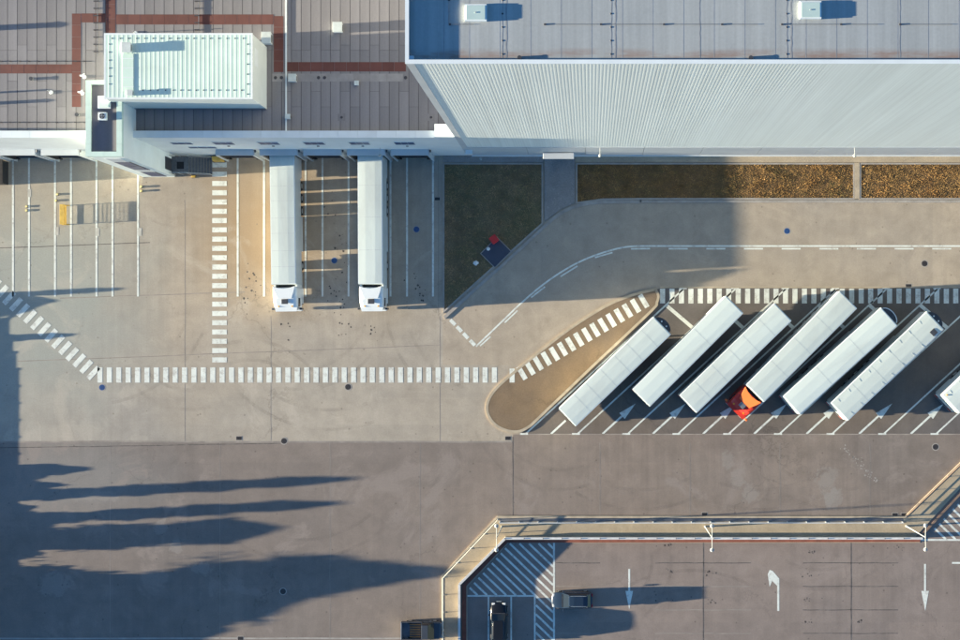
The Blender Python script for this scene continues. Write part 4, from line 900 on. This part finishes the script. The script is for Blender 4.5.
def make_car(px, py, ang, paint, label, L=4.35, Wd=1.8, Hh=1.47, estate=True):
    x, y = W(px, py, .8); e = tag(empty('parked_car', (x, y, 0), ang), label, 'car', 'parked cars')
    h = Wd / 2; l = L / 2
    def sec(x, w, zb, zt, rr=.12):
        return [(x,-w*.94,zb),(x,w*.94,zb),(x,w,zb+.22),(x,w*.985,zt-rr),(x,w-rr*1.1,zt),(x,-w+rr*1.1,zt),(x,-w*.985,zt-rr),(x,-w,zb+.22)]
    MB().loft([sec(-l,h*.74,.42,.78), sec(-l+.12,h*.9,.3,.92), sec(-l+.5,h*.98,.22,.95), sec(-.4,h,.2,.95), sec(.75,h,.2,.97), sec(l-.75,h*.97,.22,.90), sec(l-.22,h*.88,.28,.78), sec(l,h*.66,.4,.66)]).build('body', paint, e, smooth=True).modifiers.new('round', 'SUBSURF').render_levels = 2
    z0, z1 = .92, Hh - .04; xr = -l + (.18 if estate else .7)
    # greenhouse glass, then roof and pillars over it
    MB().hull8([(xr,-h*.86,z0),(1.02,-h*.86,z0),(1.02,h*.86,z0),(xr,h*.86,z0)], [(xr+.42,-h*.68,z1),(.28,-h*.68,z1),(.28,h*.68,z1),(xr+.42,h*.68,z1)]).build('glass_house', GLASS, e, bevel=.07, seg=3)
    rf = MB().loft([[(xx,-w,z1-.02),(xx,w,z1-.02),(xx,w*.8,z1+zt),(xx,-w*.8,z1+zt)] for xx, w, zt in ((xr+.34,h*.50,.0),(xr+.46,h*.66,.02),(xr+.8,h*.71,.05),(-.2,h*.71,.055),(.24,h*.66,.03),(.36,h*.52,.0))]).build('roof', paint, e, bevel=.03, seg=3)
    for q in (1.0, 1.06): MB().box(q-.02, q+.02, -h*.78, h*.78, .955, .985).build('wiper_panel', DGREY, e)
    for s in (-1, 1):
        for (xa, xb) in ((1.02,.28),(xr,xr+.42),(-.25,-.25)):
            MB().cyl((xa, s*h*.865, z0), (xb, s*h*.69, z1), .035, n=6).build('pillar', paint, e)
        if paint is not CK: MB().cyl((xr+.5, s*h*.6, z1+.06),(.15, s*h*.6, z1+.06), .02, n=6).build('roof_bar', GALV, rf)
        MB().box(.78, .95, min(s*h*1.0,s*(h+.17)), max(s*h*1.0,s*(h+.17)), .92, 1.08).build('mirror', paint, e, bevel=.03)
        MB().box(l-.32, l-.1, s*h*.62-.16, s*h*.62+.16, .62, .755).build('headlamp', HEADL, e, bevel=.02)
        MB().box(-l-.01, -l+.12, s*h*.62-.15, s*h*.62+.15, .68, .86).build('tail_lamp', REDLAMP, e)
        for xx in (l-.82, -l+.78): wheel(e, xx, s*(h-.1), .32, .21)
    MB().box(l-.1, l+.02, -.26, .26, .42, .53).build('number_plate', WHITEP, e)
    return e
CK = None
CB = simple('car_blue_grey', (0.018,0.034,0.060), .25, .05, 1.0, spec=.6)
CK = simple('car_black', (0.012,0.013,0.015), .2, .05, 1.0, spec=.6)
make_car(572, 600.5, math.pi, CB, 'dark blue-grey car standing at the edge of the hatched zone', Hh=1.36)
make_car(498.7, 623, math.pi/2, CK, 'black car parked in the marked bay at the bottom edge', L=4.4)
# pickup at the bottom edge
def make_pickup(px, py, ang, label):
    x, y = W(px, py, .8); e = tag(empty('pickup_truck', (x, y, 0), ang), label, 'pickup truck')
    PK = simple('pickup_slate', (0.05,0.06,0.075), .35, .1, 1.5)
    MB().box(-2.1,2.1,-.9,.9,.4,.62).build('chassis', DGREY, e)
    MB().loft([[(x_,-w,.5),(x_,w,.5),(x_,w,zt-.1),(x_,w-.12,zt),(x_,-w+.12,zt),(x_,-w,zt-.1)] for x_, w, zt in ((.15,.93,1.05),(1.2,.93,1.05),(1.9,.9,.98),(2.1,.75,.85))]).build('bonnet', PK, e, bevel=.02)
    MB().hull8([(.1,-.88,1.05),(1.35,-.86,1.05),(1.35,.86,1.05),(.1,.88,1.05)],[(.15,-.72,1.72),(.75,-.7,1.72),(.75,.7,1.72),(.15,.72,1.72)]).build('glass_house', GLASS, e)
    MB().box(.12,.78,-.72,.72,1.71,1.77).build('roof', PK, e, bevel=.02)
    MB().box(-2.1,.1,-.93,.93,.62,.7).build('bed_floor', simple('bed_floor_grey', (0.12,0.125,0.14), .6, .2, 2), e)
    for s in (-1,1): MB().box(-2.1,.1,min(s*.86,s*.93),max(s*.86,s*.93),.7,1.12).build('bed_side', PK, e)
    MB().box(-2.14,-2.08,-.93,.93,.6,1.12).build('tailgate', GALV, e); MB().box(.02,.1,-.86,.86,.7,1.3).build('bed_front', PK, e)
    for i in range(6): MB().box(-1.25,-.1,-.75+i*.26,-.63+i*.26,.7,.82).build('plank', simple('timber_plank', (0.34,0.17,0.06), .7, .2, 2), e)
    for s in (-1,1):
        for xx in (1.35,-1.25): wheel(e, xx, s*.82, .38, .25)
        MB().box(2.0,2.12,s*.6-.15,s*.6+.15,.68,.82).build('headlamp', HEADL, e)
        MB().box(.95,1.1,min(s*.93,s*1.12),max(s*.93,s*1.12),1.05,1.22).build('mirror', PK, e)
make_pickup(421.5, 630.5, 0, 'dark pickup with timber planks on its bed, at the bottom edge outside the railing')

# ---------------------------------------------------------------- fences, wall, lamp posts
wl = wallstrip(MB(), P([(460,760),(460,583.2),(505.7,537.4),(921,537.4)]), 0.16, 0.0, 0.80)
lo = tag(empty('low_wall', W3(460, 583)), 'low pale wall with white top between the walkway and the car park', 'wall')
def off(o, mb, p): o = mb.build(*o); return o
def rel(mb, e):
    mb.v = [(x - e.location.x, y - e.location.y, z - e.location.z) for x, y, z in mb.v]; return mb
rel(wl, lo).build('wall_body', KERBG, lo)
pts = [(460,760),(460,583.2),(505.7,537.4),(921,537.4)]
for i in range(3):
    a, b = Vector(W(*pts[i])), Vector(W(*pts[i+1])); L = (b-a).length; n = round(L/2.0); d = (b-a)/n; u = d.normalized(); nr = Vector((-u.y,u.x))*.12
    for k in range(n):
        p0, p1 = a + d*k + u*.012, a + d*(k+1) - u*.012
        c = MB().prism([tuple(p0-nr),tuple(p1-nr),tuple(p1+nr),tuple(p0+nr)], .80, .86); rel(c, lo).build('cap_stone', simple('cap_white', (0.62,0.62,0.60), .7, .12, 2.0, rnd=.06), lo)
        if k % 1 == 0 and i == 2:
            q = a + d*k; c = MB().cyl((q.x,q.y,.86),(q.x,q.y,.93),.05,n=6); rel(c, lo).build('stud', DGREY, lo)
def railing(pts, label, spacing=2.0, h=1.0, mat=None):
    mat = mat or simple('railing_cream', (0.60,0.58,0.48), .5, .1, 2.0)
    e = tag(empty('railing', W3(*pts[0])), label, 'railing', 'railings round the walkway')
    for i in range(len(pts)-1):
        a, b = Vector(W(*pts[i])), Vector(W(*pts[i+1])); L = (b-a).length; n = max(1, round(L/spacing))
        for z_, r in ((h,.05),(h*.55,.02)): rel(MB().cyl((*a,z_+.1),(*b,z_+.1),r,n=8), e).build('rail', mat, e)
        for k in range(n + 1):
            q = a + (b-a)*k/n; rel(MB().cyl((*q,.08),(*q,h+.1),.035,n=6), e).build('post', mat, e); rel(MB().cyl((*q,.1),(*q,.14),.09,n=8), e).build('base_plate', GALV, e)
railing([(443.6,700),(443.6,577),(497.8,519.5)], 'cream railing along the left and slanted edge of the walkway', h=.75)
railing([(500,522),(902,522)], 'straight railing along the upper edge of the walkway', h=.7, mat=simple('railing_white', (0.62,0.63,0.62), .5, .1, 2.0))
railing([(906,516),(1030,397)], 'railing along the slanted walkway at the right edge', h=.3, mat=simple('railing_brown', (0.22,0.14,0.09), .6, .1, 2.0))
def lamp_post(px, py, label):
    e = tag(empty('lamp_post', W3(px, py, 0)), label, 'lamp post', 'double-armed lamp posts'); h = 8.2
    MB().cyl((0,0,0),(0,0,.9),.1,.08,n=12).build('base', LAMPW, e); MB().cyl((0,0,.9),(0,0,h),.065,.04,n=12).build('pole', LAMPW, e)
    for s in (-1,1):
        ar = MB().cyl((0,0,h-.1),(0,s*1.15,h+.05),.035,.03,n=8).build('arm', LAMPW, e)
        MB().cyl((0,s*1.2,h-.02),(0,s*1.2,h+.10),.21,.13,n=14).build('lamp_head', LAMPW, e); MB().cyl((0,s*1.2,h+.10),(0,s*1.2,h+.16),.1,.07,n=10).build('cap', MGREY, e)
lamp_post(502, 526.5, 'white double-armed lamp post at the slanted corner of the walkway'); lamp_post(705, 526.5, 'white double-armed lamp post in the middle of the walkway'); lamp_post(906, 526, 'white double-armed lamp post at the right corner of the walkway')

# ---------------------------------------------------------------- small things in the yard
def bollard(px, py, label, h=.32):
    e = tag(empty('bollard', W3(px, py)), label, 'bollard', 'short bollards')
    MB().cyl((0,0,0),(0,0,.03),.15,n=10).build('base_plate', DGREY, e); MB().cyl((0,0,.02),(0,0,h-.06),.1,n=10).build('post', YELL, e); MB().cyl((0,0,h-.06),(0,0,h),.13,.1,n=10).build('cap', simple('bollard_cap', (0.75,0.66,0.30), .5, .1, 2), e)
for a in ((141.5,186.8,'upper one of two yellow bollards near the foot of the stair tower',.2),(141.5,191,'lower one of two yellow bollards near the foot of the stair tower',.2),
          (26.7,206.5,'upper one of two small bollards beside the second bay line from the left',.14),(26.7,210.5,'lower one of two small bollards beside the second bay line from the left',.14),
          (57.5,194.3,'upper one of two small bollards near the third bay line from the left',.14),(56,200.6,'lower one of two small bollards near the third bay line from the left',.14)): bollard(*a)
# yellow barrier on legs
e = tag(empty('yellow_barrier', W3(66.5, 215)), 'yellow barrier board on legs standing in the left dock bays', 'barrier')
bh = m(10)
MB().box(-.42,.06,-bh,bh,.75,.79).build('top_board', YELL, e, bevel=.01); MB().box(0,.06,-bh,bh,.12,.19).build('bottom_board', YELL, e)
for yy in (-bh+.05, bh-.05): MB().box(-.03,.05,yy-.04,yy+.04,0,.74).build('leg', YELL, e); MB().box(-.5,.35,yy-.05,yy+.05,0,.05).build('foot', YELL, e)
for i in range(9): MB().box(.02,.035,-bh+.1,bh-.1,.30+i*.048,.318+i*.048).build('wire', YELL, e)
e = tag(empty('yellow_block', W3(219, 159.3)), 'yellow wedge block at the top of the vertical zebra crossing', 'block')
MB().hull8([(-.55,-.3,0),(.65,-.3,0),(.5,.25,0),(-.55,.25,0)],[(-.5,-.22,.9),(.42,-.22,.9),(.3,.2,.9),(-.5,.2,.9)]).build('body', YELL, e, bevel=.03); MB().box(-.6,.7,-.34,.3,0,.06).build('foot_plate', DGREY, e)
e = tag(empty('yellow_post', W3(194, 176.6)), 'small yellow post at the lower edge of the metal stair', 'post')
MB().box(-.18,.18,-.11,.11,.0,.35).build('body', YELL, e, bevel=.02); MB().box(-.22,.22,-.15,.15,0,.03).build('foot_plate', DGREY, e)
# dark container at the left edge
e = tag(empty('dark_container', W3(1.5, 176)), 'dark container with pale dots on its lid at the left edge', 'container')
MB().box(-1.3,.75,-.95,1.5,.05,1.5).build('body', simple('container_dark', (0.02,0.022,0.026), .6, .2, 2), e, bevel=.03); MB().box(-1.34,.79,-.99,1.54,1.5,1.56).build('lid', BLACK, e)
for i in range(8):
    for q in (-.2, .22): MB().cyl((q,-.6+i*.26,1.56),(q,-.6+i*.26,1.58),.05,n=6).build('knob', WHITEP, e)
# lawn hatch with red box
a = W(496, 252.5); e = tag(empty('cellar_cover', (a[0], a[1], .06), R(45)), 'dark slate cover plate with white frame set in the dark lawn', 'cover plate')
hl, hw_ = 1.18, 1.02
MB().box(-hl,hl,-hw_,hw_,0,.07).build('plate', simple('slate_plate', (0.055,0.065,0.095), .6, .15, 1.0), e)
for x0,x1,y0,y1 in ((-hl-.09,hl+.09,hw_,hw_+.09),(-hl-.09,hl+.09,-hw_-.09,-hw_),(-hl-.09,-hl,-hw_,hw_),(hl,hl+.09,-hw_,hw_)): MB().box(x0,x1,y0,y1,0,.1).build('frame', KERBG, e)
a = W(494.5, 239.8); e = tag(empty('red_box', (a[0], a[1], .06), R(38)), 'red box at the top corner of the slate cover plate', 'box')
MB().box(-.36,.36,-.36,.36,0,.75).build('body', simple('box_red', (0.55,0.02,0.02), .4, .1, 2), e, bevel=.03); MB().box(-.40,.40,-.40,.40,.75,.82).build('lid', simple('box_red_lid', (0.62,0.03,0.03), .4, .1, 2), e, bevel=.02)
a = W(488.5, 249); e = tag(empty('round_vent', (a[0], a[1], .13)), 'round white vent cap on the slate cover plate', 'vent cap')
MB().cyl((0,0,0),(0,0,.25),.07,n=8).build('pipe', GALV, e); MB().cyl((0,0,.22),(0,0,.32),.2,.1,n=12).build('cap', WHITEP, e)
a = W(476, 263); e = tag(empty('scrap_bag', (a[0], a[1], .06)), 'crumpled white bag lying on the dark lawn', 'bag')
bm = bmesh.new(); bmesh.ops.create_icosphere(bm, subdivisions=2, radius=.27)
for v in bm.verts: v.co *= random.uniform(.7,1.25); v.co.z = max(0, v.co.z*.6+.1)
me = bpy.data.meshes.new('crumpled_bag'); bm.to_mesh(me); bm.free(); me.materials.append(WHITEP); o = bpy.data.objects.new('crumpled_bag', me); col.objects.link(o); o.parent = e
for a in ((437.3,198.8,'small dark gully block beside the dark lawn edge'),): drain(*a, w=5, h=3)
x, y = W(481, 159.3); e = tag(empty('downpipe_shoe', (x, y, .1)), 'small white pipe end on the pavement at the lawn corner', 'pipe'); MB().cyl((0,0,0),(0,0,.35),.11,n=10).build('pipe', WHITEP, e); MB().cyl((0,0,.35),(0,0,.4),.14,n=10).build('cap', LAMPW, e)
# pale flecks on the garden path
for k in range(70):
    px, py = random.uniform(546,574), random.uniform(166,212)
    if py < 222 - (px-545)*.6: mark(path, 'fleck', [blob(px, py, random.uniform(.3,.8))], 0.108, SCR)

# ---------------------------------------------------------------- dry grass
def leafmat(name, cols, rough=.8):
    mt, nt, b = nodes_of(name); v = coords(nt)
    n1 = noise(nt, v, 0.35, 5, .65); n2 = noise(nt, v, 3.0, 4, .7)
    k = mixc(nt, ramp(nt, n1, .38, .62), cols[0], cols[1]); k = mixc(nt, ramp(nt, n2, .42, .6), k, cols[2]); k = mixc(nt, ramp(nt, noise(nt, v, 9.0, 2), .56, .66), k, cols[3]); k = scalec(nt, k, ramp(nt, noise(nt, v, 0.9, 6, .72), .34, .66, .45, 1.4))
    nt.links.new(k, b.inputs['Base Color']); b.inputs['Roughness'].default_value = rough; b.inputs['Specular IOR Level'].default_value = .15; MATS[name] = mt; return mt
def inside(pt, poly):
    x, y = pt; c = False; j = len(poly) - 1
    for i in range(len(poly)):
        xi, yi = poly[i]; xj, yj = poly[j]
        if (yi > y) != (yj > y) and x < (xj-xi)*(y-yi)/(yj-yi)+xi: c = not c
        j = i
    return c
GRASS = [leafmat('lawn_dark', [(0.40,0.26,0.14),(0.17,0.17,0.07),(0.42,0.28,0.15),(0.28,0.22,0.11)]),
         leafmat('lawn_dry', [(0.33,0.18,0.06),(0.18,0.15,0.06),(0.36,0.21,0.08),(0.44,0.28,0.11)]),
         leafmat('lawn_dry_right', [(0.38,0.20,0.07),(0.25,0.16,0.06),(0.42,0.26,0.10),(0.47,0.32,0.14)])]
for poly, gm, dens, lab in zip(lawns, GRASS, (260, 360, 360), ('short brown green grass on the shaded lawn beside the docks', 'dry rust coloured grass strip along the facade', 'dry rust coloured grass strip at the right end of the facade')):
    xs = [p[0] for p in poly]; ys = [p[1] for p in poly]; x0, x1, y0, y1 = min(xs), min(max(xs), 44), min(ys), max(ys); b = MB()
    for k in range(int((x1-x0)*(y1-y0)*dens)):
        p = (random.uniform(x0,x1), random.uniform(y0,y1))
        if not inside(p, poly): continue
        cl = 0.5 + 0.5*math.sin(p[0]*1.7+math.sin(p[1]*2.1)*2)*math.sin(p[1]*1.9+p[0]*.6)
        if random.random() < .45*(1-cl): continue
        t = random.random()*6.283; hgt = random.uniform(.02,.07)*(0.6+.7*cl); ln = random.uniform(.05,.12); w = random.uniform(.014,.03)
        if random.random() < .035*cl: hgt *= 2.6; ln *= 1.5; w *= 1.3
        dx, dy = math.cos(t), math.sin(t)
        b.add([(p[0]-dy*w,p[1]+dx*w,.055),(p[0]+dy*w,p[1]-dx*w,.055),(p[0]+dx*ln,p[1]+dy*ln,.06+hgt)], [(0,1,2)])
    g = b.build('dry_grass', gm); stuff(g); g['label'] = lab; g['category'] = 'grass'

# ---------------------------------------------------------------- trees outside the left edge, plus an added wall and foliage (their shadows fall into the picture)
LEAF = leafmat('tree_leaf', [(0.05,0.07,0.025),(0.07,0.08,0.03),(0.05,0.065,0.022),(0.09,0.09,0.035)])
BARK = simple('bark', (0.12,0.085,0.06), .9, .25, 4.0)
def tree(px, py, h, r, kind, label, n=None):
    x, y = W(px, py); e = tag(empty('conifer_tree' if kind == 'cone' else 'broad_tree', (x, y, -.02)), label, 'tree', 'trees past the left edge')
    MB().cyl((0,0,0),(0,0,h*.8),.05+h*.014,.03,n=8).build('trunk', BARK, e)
    for k in range(6):
        t = k*1.05; z = h*(.25+.08*k); MB().cyl((0,0,z),(math.cos(t)*r*.6,math.sin(t)*r*.6,z+h*.1),.04,.015,n=5).build('limb', BARK, e)
    b = MB(); n = n or int(900*(h*r)**.8); lumps = [(random.uniform(0,6.28), random.uniform(.15,.95), random.uniform(.5,1.0)) for _ in range(14)]
    for k in range(n):
        t = random.random()**.8; z = h*(.08+.92*t)
        if kind == 'cone': rr = r*min(1.0, (1.01-t)**.38*1.7)*(.9+.14*math.sin(t*31)+.1*math.sin(t*83+px))
        elif kind == 'blunt': rr = r*min(1.0, 3.2*(1.0-t)**.6)*(.9+.15*math.sin(t*17))
        else: rr = r*math.sin(math.pi*min(1,(.12+.88*t)))**.6*(.85+.25*math.sin(t*11+px))
        a = random.random()*6.283
        if math.sin(a*3+t*h*5.1+px)*math.sin(t*h*8.3+a*2) > .55 and random.random() < .85: continue
        rr *= 1+(.16 if kind == 'broad' else .07)*math.sin(t*h*6.7+a*2)*math.sin(t*h*2.9+px)
        if kind == 'broad': rr *= .72+.4*max(lw_*math.exp(-((a-la+3.14)%6.28-3.14)**2*3-(t-lt)**2*18) for la,lt,lw_ in lumps)
        q = rr*math.sqrt(random.random())*(1.25 if random.random() < .08 else 1.0); c = Vector((q*math.cos(a), q*math.sin(a), z)); s = random.uniform(.07,.17)
        u = Vector((random.gauss(0,1),random.gauss(0,1),random.gauss(0,1))).normalized(); v = u.orthogonal().normalized()
        b.add([c-u*s, c+v*s*.6, c+u*s, c-v*s*.6], [(0,1,2,3)])
    b.build('crown', LEAF, e)
LK = SCALE / math.tan(R(SUN_EL))     # shadow pixels per metre of height
def shadow_tree(tipx, tipy, r, kind, label, bx=-75, n=None):
    h = (tipx - bx) / LK; tree(bx, tipy + math.tan(R(SUN_SKEW))*(tipx-bx), h, r, kind, label, n)
shadow_tree(352, 478.5, .52, 'cone', 'slim tall conifer past the left edge, its shadow the longest streak', n=9000)
shadow_tree(338, 503, .55, 'cone', 'slim conifer past the left edge, second long streak of shadow', n=9000)
shadow_tree(278, 528, 1.25, 'blunt', 'blunt topped conifer past the left edge, wide streak of shadow', n=16000)
shadow_tree(470, 571, 2.5, 'broad', 'large broad tree past the left edge shading the bottom left', n=42000)
shadow_tree(330, 590, 4.2, 'broad', 'wide spreading tree past the left edge shading the bottom left', bx=-95, n=42000)
shadow_tree(225, 630, 4.2, 'broad', 'round tree past the lower left corner', n=30000)
shadow_tree(85, 469, .5, 'cone', 'short conifer past the left edge', bx=-75, n=3500)
shadow_tree(50, 301, 1.3, 'broad', 'small round tree past the upper left yard edge', bx=-75, n=7000)
shadow_tree(118, 289, .22, 'cone', 'young slim conifer past the upper left yard edge', bx=-75, n=2500)
shadow_tree(70, 335, .28, 'cone', 'young conifer behind the added wall past the left edge', bx=-75, n=2200)
# unseen wall and foliage behind it, added and shaped for their shadows
bw = tag(empty('shadow_wall', W3(-52, 322)), 'unseen grey wall past the left edge, added for its shadow', 'wall')
hwall = 71 / LK
for k in range(25):
    hp = hwall * min(1.0, .86 + .05*k)
    MB().box(-.09, .09, -1.8*(k+1)+.01, -1.8*k-.01, -.02, hp).build('shadow_wall_panel', GREYP, bw)
    MB().box(-.13, .13, -1.8*k-.13, -1.8*k+.13, -.02, hp + .015).build('pillar', KERBG, bw)
hg = tag(empty('shadow_hedge', W3(-70, 470)), 'unseen foliage past the lower left edge, added for its uneven shadow', 'shadow_hedge')
b = MB()
for k in range(34000):
    yy = random.uniform(0, 22); top = (105 + 16*math.sin(yy*1.1) + 14*math.sin(yy*2.7+1) + 8*math.sin(yy*6.1)) / LK
    c = Vector((random.uniform(-.5,.5), -yy, random.uniform(.05, top))); sz = random.uniform(.05,.12)
    u = Vector((random.gauss(0,1),random.gauss(0,1),random.gauss(0,1))).normalized(); v = u.orthogonal().normalized()
    b.add([c-u*sz, c+v*sz*.6, c+u*sz, c-v*sz*.6], [(0,1,2,3)])
b.build('shadow_hedge_foliage', LEAF, hg)
for k in range(11): MB().cyl((0,-1-2*k,0),(0,-1-2*k,.9),.05,.03,n=6).build('shadow_hedge_stem', BARK, hg)
